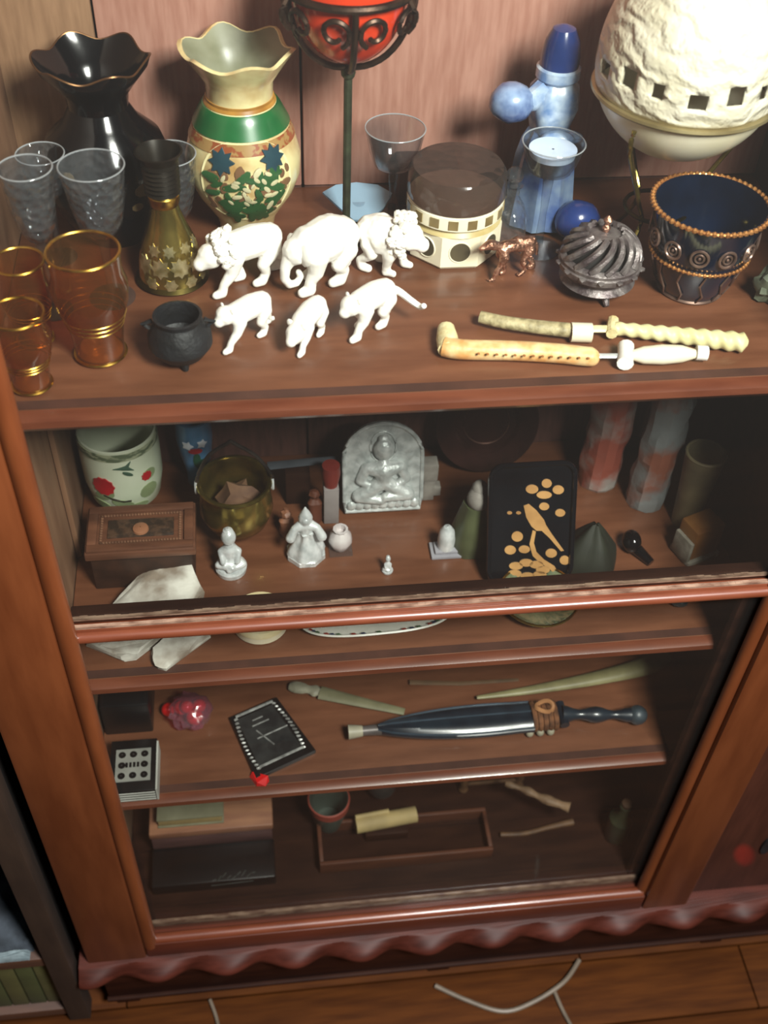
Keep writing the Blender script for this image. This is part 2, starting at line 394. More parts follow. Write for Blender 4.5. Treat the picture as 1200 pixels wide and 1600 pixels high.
# cable looped on the floor
pts = [P(680, 1540, z=.004), P(730, 1563, z=.004), P(785, 1580, z=.004), P(830, 1567, z=.004), P(880, 1535, z=.006), P(905, 1500, z=.006)]
def smooth_path(p, n=8):
    out = []
    for i in range(len(p) - 1):
        a, b_, c, d = p[max(i - 1, 0)], p[i], p[i + 1], p[min(i + 2, len(p) - 1)]
        for k in range(n):
            t = k / n; out.append(.5 * ((2 * b_) + (c - a) * t + (2 * a - 5 * b_ + 4 * c - d) * t * t + (3 * b_ - a - 3 * c + d) * t ** 3))
    return out + [p[-1]]
m_cable = M('cable_plastic', '#6e6456', '#5c5346', rough=.5)
single('power_cable', B().tube(smooth_path(pts), .0032, 8), m_cable, pts[2], 'pale grey cable drooping in a loop below the cabinet plinth', 'cable')
pts = [P(866, 1548, z=.0035), P(880, 1580, z=.0035), P(905, 1625, z=.0035)]
single('power_cable', B().tube(smooth_path(pts), .0026, 8), m_cable, pts[1], 'short dark cable branching off toward the bottom frame edge', 'cable')
pts = [P(328, 1562, z=.0035), P(338, 1590, z=.0035), P(345, 1625, z=.0035)]
single('power_cable', B().tube(smooth_path(pts), .0024, 8), m_cable, pts[1], 'thin pale cable end on the floor, leftmost of the cables', 'cable')

# ---------------------------------------------------------------- dark bookcase at the left
nb = empty('bookcase', (-.47, .12, 0), 'dark shadowed bookcase beside the cabinet at the left edge', 'bookcase')
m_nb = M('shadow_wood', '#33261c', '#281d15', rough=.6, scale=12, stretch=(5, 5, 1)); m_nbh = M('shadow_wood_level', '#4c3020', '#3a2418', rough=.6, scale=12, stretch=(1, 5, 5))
xa = P(60, 1385, -.035).x - .016
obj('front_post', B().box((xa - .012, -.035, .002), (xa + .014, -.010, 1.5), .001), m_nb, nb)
obj('side_panel', B().box((xa - .012, -.0098, .002), (xa + .006, .345, 1.5), .001), M('shade_brown', '#15100c', '#0e0a08', rough=.8), nb)  # near black colour carries the shadow on this side of the bookcase
obj('back_panel', B().box((-.95, .335, .002), (xa - .0125, .345, 1.5), .001), M('shade_brown', '#15100c', '#0e0a08', rough=.8), nb)
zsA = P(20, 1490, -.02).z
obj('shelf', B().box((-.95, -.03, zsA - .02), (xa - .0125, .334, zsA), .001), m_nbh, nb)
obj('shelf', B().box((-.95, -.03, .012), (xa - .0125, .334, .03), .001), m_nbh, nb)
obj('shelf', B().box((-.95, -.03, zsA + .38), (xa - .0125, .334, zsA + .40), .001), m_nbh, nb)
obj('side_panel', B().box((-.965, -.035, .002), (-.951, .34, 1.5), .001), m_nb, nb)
# folded blue grey cloth on its shelf
def crumple(c, rx, ry, h, seed=0, n=26):
    b = B(); g = [[None] * (n + 1) for _ in range(n + 1)]
    for i in range(n + 1):
        for j in range(n + 1):
            a, e = i / n * 2 - 1, j / n * 2 - 1
            f = max(0, 1 - max(abs(a), abs(e)) ** 4)
            g[i][j] = b.bm.verts.new((c[0] + a * rx, c[1] + e * ry, c[2] + h * f * (.75 + .5 * noise.noise(Vector((a * 2.2 + seed, e * 2.2, seed))))))
    for i in range(n):
        for j in range(n): b.bm.faces.new((g[i][j], g[i + 1][j], g[i + 1][j + 1], g[i][j + 1]))
    return b
single('folded_cloth', crumple((xa - .085, .05, zsA + .0005), .06, .07, .05, 3), M('grey_cloth', '#39424a', '#252c32', rough=.9, scale=60), (xa - .085, .05, zsA), 'crumpled dark blue grey cloth on the left bookcase shelf', 'cloth')
single('folded_cloth', crumple((xa - .057, -.024, zsA + .0005), .028, .006, .012, 8), M('pale_cloth', '#7f9094', '#5b6a6e', rough=.9, scale=60), (xa - .057, -.024, zsA), 'small pale teal cloth scrap at the bookcase shelf edge', 'cloth')
for i in range(6):
    x1 = xa - .016 - i * .0215; h = .235 + random.uniform(-.012, .012)
    h = min(h, zsA - .032)
    e = empty('book', (x1 - .01, -.01, .03), ['olive green book, nearest to the bookcase side panel', 'olive green book, second from the bookcase side panel', 'olive green book, third from the bookcase side panel', 'olive green book, fourth from the bookcase side panel', 'olive green book, fifth from the bookcase side panel', 'olive green book, sixth from the bookcase side panel'][i], 'book', 'olive books on the low bookcase shelf')
    obj('cover', B().box((x1 - .0195, -.02, .0305), (x1, -.0175, .0305 + h), .0008).box((x1 - .0195, -.0175, .0305), (x1 - .0180, .13, .0305 + h)).box((x1 - .0015, -.0175, .0305), (x1, .13, .0305 + h)), M('olive_cloth%d' % (i % 2), ['#4b4a26', '#3f4422'][i % 2], rough=.7), e)
    obj('pages', B().box((x1 - .0178, -.0173, .0325), (x1 - .0017, .126, .0285 + h)), M('old_pages', '#7c7350', '#5c5638', rough=.9, scale=200, stretch=(8, 1, 1)), e, smooth=False)
# ================================================================ TOP SHELF
def root_at(name, x, y, z, label, cat, group=None): return empty(name, (x, y, z), label, cat, group)
# black vase with a ruffled gilt rim
y = .262; a = P(130, 92, y); x = a.x + .006; z0 = Z1
e = root_at('ruffled_vase', x, y, z0, 'tall glossy black vase with a wavy gilt rim, at the back left', 'vase')
rt = a.z
R = S(92, (x, y, rt))
def wavy(n, amp, dz, k0=0):
    def f(ph, i, N):
        t = max(0, (i - k0) / max(1, N - 1 - k0)); return (amp * t * math.cos(n * ph), dz * t * math.cos(n * ph + .6))
    return f
h = rt - z0
pr = [(z0 + .0005, .026), (z0 + .004, .028), (z0 + h * .12, .040), (z0 + h * .30, .051), (z0 + h * .45, .053), (z0 + h * .58, .046), (z0 + h * .68, .030), (z0 + h * .76, .0235), (z0 + h * .83, .025), (z0 + h * .90, .033), (z0 + h * .96, .041), (rt, R * .95)]
obj('body', B().lathe(pr + [(rt + .0008, R * .93)] + [(q[0], q[1] - .003) for q in reversed(pr[5:-1])], (x, y), 56, lambda ph, i, N: ((.0022 * math.cos(6 * ph), .0030 * math.cos(6 * ph + .6)) if i in (11, 12) else ((.0013 * math.cos(6 * ph), .0015 * math.cos(6 * ph + .6)) if i in (10, 13) else (0, 0))), cap0=True, cap1=True), m_black, e)
gp = [Vector((x + (R * .95 + .0022 * math.cos(6 * t)) * math.cos(t), y + (R * .95 + .0022 * math.cos(6 * t)) * math.sin(t), rt + .0006 + .0030 * math.cos(6 * t + .6))) for t in [2 * PI * k / 112 for k in range(112)]]
obj('gilt_rim', B().tube(gp, .0008, 6, closed=True), M('dull_gilt', '#7a5a3a', '#5a3d26', rough=.35, metal=.8), e)
b = B()
for ph, zz, s in ((-.55, .50, .006), (-.30, .46, .008), (-.42, .40, .005), (.62, .42, .008), (.8, .36, .006), (.5, .33, .005)):
    decal(b, (x, y), pr, ph, z0 + h * zz, ell(s, s * .7, 9))
obj('painted_flower', b, M('dull_flower', '#7c6a48', '#5a4630', rough=.4), e, kind='stuff')

# patterned vase
y = .268; a = P(370, 76, y); x = a.x; rt = a.z; h = rt - z0
e = root_at('patterned_vase', x, y, z0, 'cream vase with green collar, ruffled rim and painted flower medallion', 'vase')
rows = [(76, 88), (100, 70), (122, 54), (150, 52), (162, 62), (186, 74), (205, 82), (235, 90), (262, 88), (290, 76), (312, 60), (330, 46)]
pr = prof(x, y, rows, z0); pr = [q for q in pr if q[0] > z0 + .002] + [(z0 + .0005, pr[-1][1] * .9)]
pr = list(reversed(pr)); N = len(pr)
def vw(ph, i, n):
    t = {N - 1: 1, N - 2: .5, N: 1, N + 1: .5}.get(i, 0); return (.0028 * t * math.cos(6 * ph + 1.0), .0032 * t * math.cos(6 * ph + 1.6))
body = B().lathe(pr + [(pr[-1][0] + .001, pr[-1][1] - .003), (pr[-2][0], pr[-2][1] - .004), (pr[-3][0], pr[-3][1] - .004), (pr[-4][0], pr[-4][1] - .004)], (x, y), 56, vw, cap0=True, cap1=True)
obj('body', body, M('cream_glaze', '#dccf9c', '#a8824e', rough=.22, scale=26, coat=.5, lo=.45, hi=.7), e)
obj('inside', B().lathe([(pr[-1][0] + .0002, pr[-1][1] - .0036), (pr[-2][0], pr[-2][1] - .0048), (pr[-3][0], pr[-3][1] - .0048), (pr[-4][0], pr[-4][1] - .0048), (pr[-4][0] - .002, .001)], (x, y), 56, lambda ph, i, n: (.0028 * (1, .5, 0, 0, 0)[i] * math.cos(6 * ph + 1.0), .0032 * (1, .5, 0, 0, 0)[i] * math.cos(6 * ph + 1.6))), M('inner_glaze', '#8f917c', '#74765f', rough=.35), e, label='dull grey green inside')
def band(b, pr, za, zb_, off=.0012, seg=56):
    n = 6; L = []
    for k in range(n + 1):
        zz = lerp(za, zb_, k / n); L.append((zz, ring_z(pr, zz)[0] + off))
    L = [(za, ring_z(pr, za)[0] - .001)] + L + [(zb_, ring_z(pr, zb_)[0] - .001)]
    return b.lathe(L, (x, y), seg)
zA, zB = zrow(x, y, 186), zrow(x, y, 156)
obj('collar_band', band(B(), pr, zA, zB), m_green, e, label='dark green collar')
obj('neck_band', band(B(), pr, zrow(x, y, 154), zrow(x, y, 146), .0008), M('amber_glaze', '#b98a3e', '#8a5c24', rough=.3), e)
obj('shoulder_band', band(B(), pr, zrow(x, y, 205), zrow(x, y, 190), .0006), M('russet_glaze', '#8a4a2c', '#9a7a4c', rough=.3, scale=120, lo=.45, hi=.5), e, label='russet patterned shoulder')
zm = zrow(x, y, 248); zmr = .039
md = B(); decal(md, (x, y), pr, .05, zm, [(zmr * 1.05 * math.cos(t), zmr * .95 * math.sin(t)) for t in [2 * PI * k / 40 for k in range(40)]], .0007)
obj('medallion', md, M('pale_medallion', '#e6dcae', '#d8cc96', rough=.25, coat=.4), e)
def blob_set(name, col, items, extra=.0012, label=None):
    b = B()
    for ph, dz, s, asp, rot in items: decal(b, (x, y), pr, ph, zm + dz, ell(s, s * asp, 10, 0, 0, rot), extra)
    obj(name, b, M(name + '_paint', col, None, rough=.3, coat=.3), e, kind='stuff', label=label)
rn = random.Random(3)
def star(s, n=6, q=.5): return [((s if k % 2 == 0 else s * q) * math.cos(PI * k / n), (s if k % 2 == 0 else s * q) * math.sin(PI * k / n)) for k in range(2 * n)]
b = B()
for ph, dz in ((-.40, .020), (.55, .021)): decal(b, (x, y), pr, ph, zm + dz, star(.0110, 8, .62), .0018)
obj('blue_flower', b, M('teal_paint', '#27454f', '#1d343e', rough=.3), e, kind='stuff')
blob_set('leaves', '#2f5a34', [(rn.uniform(-.6, .7), rn.uniform(-.034, .010), rn.uniform(.004, .009), .4, rn.uniform(0, PI)) for _ in range(52)], .0015)
blob_set('brown_blossoms', '#7a5a40', [(rn.uniform(-.75, .85), rn.uniform(-.028, .016), rn.uniform(.003, .006), .6, rn.uniform(0, PI)) for _ in range(40)], .0012)
blob_set('cream_petals', '#c9c29c', [(rn.uniform(-.45, .55), rn.uniform(-.024, .014), rn.uniform(.0025, .005), .5, rn.uniform(0, PI)) for _ in range(22)], .0019)

# red bowl in a scrolled wrought iron stand
y = .245; a = P(546, -26, y); x = a.x; zr_ = a.z; R = S(104, a)
e = root_at('iron_stand', x, y, z0, 'dark wrought iron stand with scrolls and a thin stem, holding the red bowl', 'stand')
obj('ring', B().tube([Vector((x + R * math.cos(t), y + R * math.sin(t), zr_)) for t in [2 * PI * k / 56 for k in range(56)]], .0032, 8, closed=True), m_iron, e)
zbm = zrow(x, y, 104)
for k in range(5):
    an = -PI / 2 + 2 * PI * k / 5; pts = []
    for t in [i / 12 for i in range(13)]:
        ang = t * PI / 2; pts.append((x + (R * math.cos(ang)) * math.cos(an), y + R * math.cos(ang) * math.sin(an), zr_ - (zr_ - zbm) * math.sin(ang) ** 1.0))
    obj('rib', B().tube(pts, lambda t: .0026, 7), m_iron, e)
for k, sg in ((0, -1), (0, 1), (1, -1), (1, 1), (4, -1), (4, 1)):
    an = -PI / 2 + 2 * PI * k / 5; pts = []
    for i in range(34):
        t = i / 33; rr = lerp(.0125, .0055, t); th = PI / 2 + PI * .15 + t * 2.1 * PI
        da = sg * (.0155 + rr * math.cos(th) ) / R; zz = zr_ - .018 - rr * math.sin(th) * 1.0
        f = math.sqrt(max(.05, 1 - ((zr_ - zz) / (zr_ - zbm)) ** 2)); q = R * f + .001
        pts.append((x + q * math.cos(an + da), y + q * math.sin(an + da), zz))
    obj('scroll', B().tube(pts, .0021, 6), m_iron, e)
for k, an in enumerate((-PI / 2 - 1.15, -PI / 2 + .95)):
    pts = [(x + (R + .001 + .006 * math.sin(t * PI)) * math.cos(an), y + (R + .001 + .006 * math.sin(t * PI)) * math.sin(an), zr_ - .024 * t) for t in [i / 8 for i in range(9)]]
    obj('hook', B().tube(pts, .0024, 6), m_iron, e)
obj('stem', B().tube([(x, y, zbm - .001 + .002), (x, y, lerp(zbm, z0, .3)), (x, y, z0 + .006)], .0034, 10).ball((x, y, zbm - .004), (.006, .006, .007)), M('greenish_iron', '#48503c', '#33342a', rough=.4, metal=.5, scale=80), e)
obj('foot', B().lathe([(z0 + .0005, .021), (z0 + .003, .020), (z0 + .007, .008), (z0 + .009, .004)], (x, y), 32, cap0=True, cap1=True), m_iron, e)
rr = R - .0045
rb = B().lathe([(zbm + .0052, .001)] + [(zr_ - (zr_ - zbm - .005) * math.cos(t), max(.001, rr * math.sin(t))) for t in [i / 10 * PI / 2 for i in range(1, 11)]] + [(zr_ + .012, rr * 1.02), (zr_ + .024, rr * 1.06), (zr_ + .024, rr * 1.02), (zr_ + .010, rr * .95), (zr_ - .02, rr * .8), (zr_ - .03, .002)], (x, y), 48)
single('red_bowl', rb, m_red, (x, y, zbm), 'glossy orange red round bowl cut off by the top of the photo', 'bowl')

# egg lantern on a brass wire stand
y = .205; a = P(1078, 100, y); x, zc = a.x, a.z; R = S(146, a)
e = root_at('egg_lantern', x, y, zc - R, 'large creamy white egg shaped lantern with carved top, square holes and brass band', 'lantern')
zb_ = zrow(x, y, 160) ; zb_ = zc - R * .42
def er(z): t = (z - zc) / (R * (1.28 if z > zc else 1.0)); return R * math.sqrt(max(0, 1 - t * t))
low = [(zc - R + R * .002, .0012)] + [(zc - R * math.cos(t), R * math.sin(t)) for t in [i / 12 * math.acos(.32) for i in range(1, 13)]]
obj('lower_bowl', B().lathe(low, (x, y), 64, cap0=True), m_ivory, e, label='smooth cream lower bowl')
obj('brass_band', B().lathe([(zc - R * .32, er(zc - R * .32) - .001), (zc - R * .315, er(zc - R * .32) + .003), (zc - R * .29, er(zc - R * .29) + .0042), (zc - R * .26, er(zc - R * .26) + .003), (zc - R * .245, er(zc - R * .26) - .001)], (x, y), 64), M('soft_brass', '#b5a67c', '#94835a', rough=.4, metal=.7), e)
ub = B(); seg = 96; zs = [zc - R * .245 + i * R * .04 for i in range(26)] + [zc + R * .80 + i * R * .04 for i in range(13)]
zs = [z for z in zs if z < zc + R * 1.27]; rings = []
for z in zs:
    rings.append([ub.bm.verts.new((x + er(z) * math.cos(2 * PI * k / seg), y + er(z) * math.sin(2 * PI * k / seg), z)) for k in range(seg)])
for i in range(len(zs) - 1):
    for k in range(seg):
        f = zs[i]; kk = (k // 6) % 3; hole = (zc - R * (.01 + .03 * kk) < f < zc + R * (.17 - .03 * kk)) and (k % 6 in ((1, 2, 3), (1, 2), (1, 2, 3))[kk]) 
        if not hole: ub.bm.faces.new((rings[i][k], rings[i][(k + 1) % seg], rings[i + 1][(k + 1) % seg], rings[i + 1][k]))
m_carv = M('carved_white', '#d8d2c0', '#c8c0a8', rough=.4, scale=30)
nt = m_carv.node_tree; bs = nt.nodes['Principled BSDF']; wv = nt.nodes.new('ShaderNodeTexWave'); wv.inputs['Scale'].default_value = 24; wv.inputs['Distortion'].default_value = 7; wv.inputs['Detail'].default_value = 3; wv.inputs['Detail Scale'].default_value = 2.2; wv.wave_type = 'RINGS'
tc = nt.nodes['Texture Coordinate']; nt.links.new(tc.outputs['Object'], wv.inputs['Vector']); bp = nt.nodes.new('ShaderNodeBump'); bp.inputs['Strength'].default_value = .5; bp.inputs['Distance'].default_value = .003
nt.links.new(wv.outputs['Fac'], bp.inputs['Height']); nt.links.new(bp.outputs[0], bs.inputs['Normal'])
ue = obj('carved_shell', ub, m_carv, e, label='carved white upper shell with square holes')
sm = ue.modifiers.new('t', 'SOLIDIFY'); sm.thickness = .0035; sm.offset = -1
e = root_at('egg_stand', x, y, z0, 'thin brass wire tripod stand under the egg lantern', 'stand')
for k in range(3):
    an = (3.93, .15, 1.92)[k]; pts = []
    for (rr_, zz) in ((R * 1.06, zc - R * .36), (R * 1.05, zc - R * .62), (R * .55, lerp(zc - R * 1.1, z0, .25)), (R * .35, lerp(zc - R * 1.1, z0, .55)), (R * .62, z0 + .004)):
        pts.append(Vector((x + rr_ * math.cos(an), y + rr_ * math.sin(an), zz)))
    obj('leg', B().tube(smooth_path(pts, 6), .0020, 8), m_brass, e)
obj('ring', B().tube(circ((x, y, lerp(zc - R * 1.1, z0, .5)), R * .37, 36), .0018, 6, closed=True), m_brass_dk, e)

# blue and white porcelain figurine
y = .262; a = P(880, 60, y); x = a.x
e = root_at('porcelain_figurine', x, y, z0, 'blue and white porcelain figurine with blue bonnet standing left of the egg', 'figurine')
L = lambda rows: list(reversed(prof(x, y, rows, z0)))
obj('bonnet', B().lathe(L([(38, 4), (44, 18), (62, 27), (85, 31), (102, 31)]), (x, y), 36, cap0=True, cap1=True), m_blue, e)
obj('ruff', B().lathe(L([(101, 32), (104, 35), (118, 35), (123, 30)]), (x, y), 36, cap0=True, cap1=True), m_bluewhite, e, label='pale band under the bonnet')
obj('torso', B().lathe(L([(122, 27), (135, 38), (160, 42), (185, 34), (200, 30)]), (x, y), 36, lambda p, i, n: (.0012 * math.sin(5 * p), 0), cap0=True, cap1=True), m_bluewhite, e)
obj('skirt', B().lathe(L([(199, 30), (215, 38), (240, 44), (270, 47), (300, 50), (335, 54)]) , (x, y), 36, lambda p, i, n: (.0018 * math.sin(9 * p), 0), cap0=True, cap1=True), M('grey_blue_glaze', '#74869c', '#3c5284', rough=.25, scale=40, coat=.3), e)
za = zrow(x, y, 150); q = P(800, 160, y - .012)
obj('arm', B().tube([(x - .012, y - .006, za + .008), (lerp(x, q.x, .6), y - .012, za + .002), (q.x + .01, q.y, q.z)], lambda t: .010 - .002 * t, 10), m_bluewhite, e)
obj('bundle', B().ball((q.x, q.y, q.z), (.0185, .017, .016), 3, .08), M('patchy_blue', '#2c427a', '#8ba2c4', rough=.25, scale=45, coat=.3), e, label='blue bundle held at the left side')
q = P(905, 292, y - .03); obj('apron', B().ball(P(878, 215, y - .022), (.018, .008, .006), 3), m_bluewhite, e)
q2 = P(912, 290, y - .035); e2 = B().ball((q2.x, q2.y, z0 + .0185), (.020, .016, .0182), 3, .08, mat=None)
single('glazed_lump', e2, m_blue, (q2.x, q2.y, z0), 'small cobalt blue glazed lump in front of the porcelain figurine', 'ornament')

# clear glasses and cruets in the middle
def goblet(u, v, yy, wpx, label, hb=.060, stem=.03, m=None, cut=True, grp='clear stemmed glasses', name='wine_glass'):
    a = P(u, v, yy); x, z = a.x, a.z; R = S(wpx, a)
    tot = z - z0; sb = z - hb
    e = root_at(name, x, yy, z0, label, 'glass', grp)
    outp = [(sb, .0035), (sb + .003, R * .42), (sb + hb * .2, R * .68), (sb + hb * .5, R * .84), (z, R)]
    obj('bowl', B().lathe(outp + [(z + .0003, R - .0007)] + [(q[0] + .001, q[1] - .0014) for q in reversed(outp[1:-1])], (x, yy), 40), m or m_clear, e)
    obj('rim', B().tube(circ((x, yy, z), R - .0003, 44), .0006, 5, closed=True), G('glass_rim', '#dfe3e6', haze=.4, hazecol='#c8ccd0', rough=.05, boost=2), e)  # pale diffuse share puts a bright glint on the rim
    obj('stem', B().lathe([(z0 + .003, .004), (z0 + (sb - z0) * .5, .0028), (sb - .004, .0045), (sb, .004)], (x, yy), 16), m_clear_s, e)
    obj('foot', B().lathe([(z0 + .0004, R * .75), (z0 + .0012, R * .75), (z0 + .0035, .004)], (x, yy), 36, cap0=True), m_clear_s, e)
    return e
goblet(38, 262, .150, 43, 'clear cut wine glass at the far left edge of the top shelf')
goblet(142, 258, .165, 52, 'clear cut wine glass, second from the left, above the amber tumbler')
goblet(62, 240, .225, 38, 'clear wine glass at the back, half hidden between the two front ones', hb=.04)
goblet(262, 240, .235, 44, 'clear cut glass half hidden behind the brass vase')
gob = goblet(866, 222, .215, 50, 'clear glass goblet standing before the blue porcelain figurine', hb=.03, m=m_clear_s, grp='clear stemware in the middle')
q = ORG[gob.name]; a = P(866, 222, .215); obj('highlight_disc', B().lathe([(a.z - .006, .001), (a.z - .0055, S(38, a)), (a.z - .011, S(36, a)), (a.z - .013, .001)], (a.x, .215), 36), M('pale_blue_glint', '#cfdcee', '#b4c6e0', rough=.3), gob, label='pale blue white disc painted as a highlight in the bowl')  # pale disc stands in for the highlight at the bowl bottom
goblet(618, 200, .275, 48, 'clear goblet to the right of the iron stem', hb=.04, m=m_clear_s, grp='clear stemware in the middle')
# pale blue glass leaf dish
q = P(560, 318, z=Z1 + .012); x, y = q.x, q.y
e = root_at('leaf_dish', x, y, z0, 'pale frosted blue glass dish behind the white animals', 'dish')
poly = [(-1, .5), (-.6, .85), (0, .95), (.6, .8), (1, .35), (.7, -.35), (.25, -.95), (-.2, -.9), (-.55, -.3)]
m_pb = G('frosted_blue_glass', '#b4cede', haze=.5, hazecol='#a9c6dc', rough=.25)
obj('plate', B().prism([(p * .031, r_ * .022) for p, r_ in poly], (x, y, z0 + .0125), (1, 0, 0), (0, .93, .36), (0, -.36, .93), .0025), m_pb, e)
obj('foot', B().lathe([(z0 + .0004, .012), (z0 + .002, .011), (z0 + .0145, .006)], (x, y), 24, cap0=True, cap1=True), m_clear_s, e)
def cruet(u, v, yy, label):
    a = P(u, v, yy); x, zt = a.x, a.z; e = root_at('glass_cruet', x, yy, z0, label, 'bottle', 'clear glass cruets'); h = zt - z0
    obj('bottle', B().lathe([(z0 + .0004, .012), (z0 + .003, .015), (z0 + h * .35, .0155), (z0 + h * .55, .011), (z0 + h * .68, .0055), (z0 + h * .80, .0055), (z0 + h * .82, .008)], (x, yy), 28, cap0=True), m_clear, e)
    obj('stopper', B().ball((x, yy, zt - .003), .0075, 2).lathe([(z0 + h * .80, .004), (zt - .008, .003)], (x, yy), 12, cap0=True, cap1=True), m_clear, e)
cruet(762, 252, .272, 'clear glass cruet with ball stopper beside the cream box, back one')
cruet(806, 268, .225, 'clear glass cruet with faceted stopper, nearer the incense burner')
# dark carton behind
q = P(662, 300, y=.30)
single('dark_carton', B().box((q.x - .024, .292, z0 + .0003), (q.x + .030, .326, z0 + .035), .001), M('brown_card', '#4a2f2a', '#38221e', rough=.6), (q.x, .3, z0), 'dark brown carton at the back behind the cream box', 'box')

# octagonal cream box with a glass lid
y = .225; q = P(706, 372, y); x = q.x
e = root_at('octagonal_box', x, y, z0, 'cream eight sided box with round holes and a dark glass top', 'box')
R = .0415; zt1 = z0 + .031
b = B().lathe([(z0 + .0004, R * .95), (z0 + .003, R), (zt1, R)], (x, y), 8, phase=PI / 8, cap0=True, cap1=True)
obj('body', b, m_ivory, e, split=20)
for k in range(8):
    an = 2 * PI * k / 8; ap = R * math.cos(PI / 8)
    o3 = Vector((x + ap * math.cos(an), y + ap * math.sin(an), z0 + .017)); nn = Vector((math.cos(an), math.sin(an), 0)); tt = Vector((-math.sin(an), math.cos(an), 0))
    obj('hole', B().prism(ell(.0085, .0088, 20), o3 - nn * .0005, tt, (0, 0, 1), nn, .0009), M('hole_dark', '#5a5038', '#3d3524', rough=.7), e)
    obj('hole_ring', B().tube([o3 + tt * 0.0091 * math.cos(t) + Vector((0, 0, .0094 * math.sin(t))) for t in [2 * PI * j / 22 for j in range(22)]], .0008, 6, closed=True, up=nn), m_ivory, e)
obj('waist', B().lathe([(zt1, R * .97), (zt1 + .004, R * .90), (zt1 + .006, R * .93)], (x, y), 40, cap1=True), M('cream_shade', '#c9b98a', '#a8945e', rough=.4), e)
obj('lid_band', B().lathe([(zt1 + .006, R * .93), (zt1 + .0065, R * .98), (zt1 + .018, R * .98), (zt1 + .019, R * .93)], (x, y), 48, cap1=True), m_ivory, e)
for k in range(16):
    an = 2 * PI * (k + .5) / 16; o3 = Vector((x + R * .98 * math.cos(an), y + R * .98 * math.sin(an), zt1 + .0122)); nn = Vector((math.cos(an), math.sin(an), 0)); tt = Vector((-math.sin(an), math.cos(an), 0))
    obj('lid_square', B().prism([(-.004, -.004), (.004, -.004), (.004, .004), (-.004, .004)], o3 - nn * .0006, tt, (0, 0, 1), nn, .0011), M('brown_glass', '#8a7850', '#6a5836', rough=.3), e)
obj('glass_top', B().lathe([(zt1 + .019, R * .96), (zt1 + .022, R * 1.0), (zt1 + .040, R * .98), (zt1 + .045, R * .90), (zt1 + .046, .001)], (x, y), 48), G('smoky_glass', '#8a7a76', haze=.10, hazecol='#8b7a72', rough=.1, bump=.3, bscale=90), e, label='smoky glass top')

# filigree cup with blue glass
y = .150; a = P(1112, 318, y); x, zt = a.x, a.z; R = S(93, a); h = zt - z0
e = root_at('filigree_cup', x, y, z0, 'wide dark blue glass cup in gilt filigree at the right of the top shelf', 'cup')
pr = [(z0 + .0005, R * .52), (z0 + .004, R * .58), (z0 + h * .15, R * .66), (z0 + h * .40, R * .78), (z0 + h * .7, R * .88), (zt, R * .96)]
obj('glass_cup', B().lathe(pr + [(zt + .001, R * .93)] + [(q[0], q[1] - .003) for q in reversed(pr[1:-1])], (x, y), 56, cap0=True, cap1=True), M('cobalt_glass', '#06101f', '#0b1a30', rough=.07, scale=20, coat=.7), e)
def rope(name, rr, z, n, r, m, par):
    b = B(); b.tube(circ((x, y, z), rr, 56), r * .5, 6, closed=True)
    o = obj(name, b, m, par, label=None)
    c = B()
    for k in range(n):
        an = 2 * PI * k / n; c.ball((x + rr * math.cos(an), y + rr * math.sin(an), z), (r, r, r), 1)
    obj('bead_row', c, m, o, kind='stuff')
    return o
m_rope = M('copper_gilt', '#d89a5c', '#a86c3c', rough=.3, metal=.7)
rope('rim_rope', R * .985, zt, 58, .0026, m_rope, e)
rope('lower_rope', ring_z(pr, z0 + h * .48)[0] + .0022, z0 + h * .48, 60, .0019, m_rope, e)
m_fil = M('dark_filigree', '#94786a', '#6a544c', rough=.35, metal=.7, scale=90)
b_par = obj('base_ring', B().tube(circ((x, y, z0 + .0022), R * .56, 44), .0018, 6, closed=True), m_fil, e)
for k in range(12):
    an = 2 * PI * k / 12 + .13; zz = z0 + h * .68; rr = ring_z(pr, zz)[0] + .0016
    nn = Vector((math.cos(an), math.sin(an), 0)); tt = Vector((-math.sin(an), math.cos(an), 0)); c3 = Vector((x, y, zz)) + nn * rr
    bb = B().tube([c3 + tt * .0068 * math.cos(t) + Vector((0, 0, .0068 * math.sin(t))) for t in [2 * PI * j / 18 for j in range(18)]], .0012, 6, closed=True, up=nn)
    bb.tube([c3 + tt * .0035 * math.cos(t) + Vector((0, 0, .0035 * math.sin(t))) for t in [2 * PI * j / 14 for j in range(14)]], .0009, 5, closed=True, up=nn).ball(c3, .0016, 1)
    obj('rosette', bb, m_fil, e)
    an2 = an + PI / 12; zz2 = z0 + h * .24; rr = ring_z(pr, zz2)[0] + .0012; c3 = Vector((x + rr * math.cos(an2), y + rr * math.sin(an2), zz2))
    c4z = z0 + h * .42; r4 = ring_z(pr, c4z)[0] + .0012
    obj('strap', B().tube([(x + (ring_z(pr, z)[0] + .001) * math.cos(an2 + d), y + (ring_z(pr, z)[0] + .001) * math.sin(an2 + d), z) for z, d in ((z0 + .004, 0), (z0 + h * .15, .08), (z0 + h * .3, -.08), (z0 + h * .46, 0))], .0009, 5), m_fil, e)
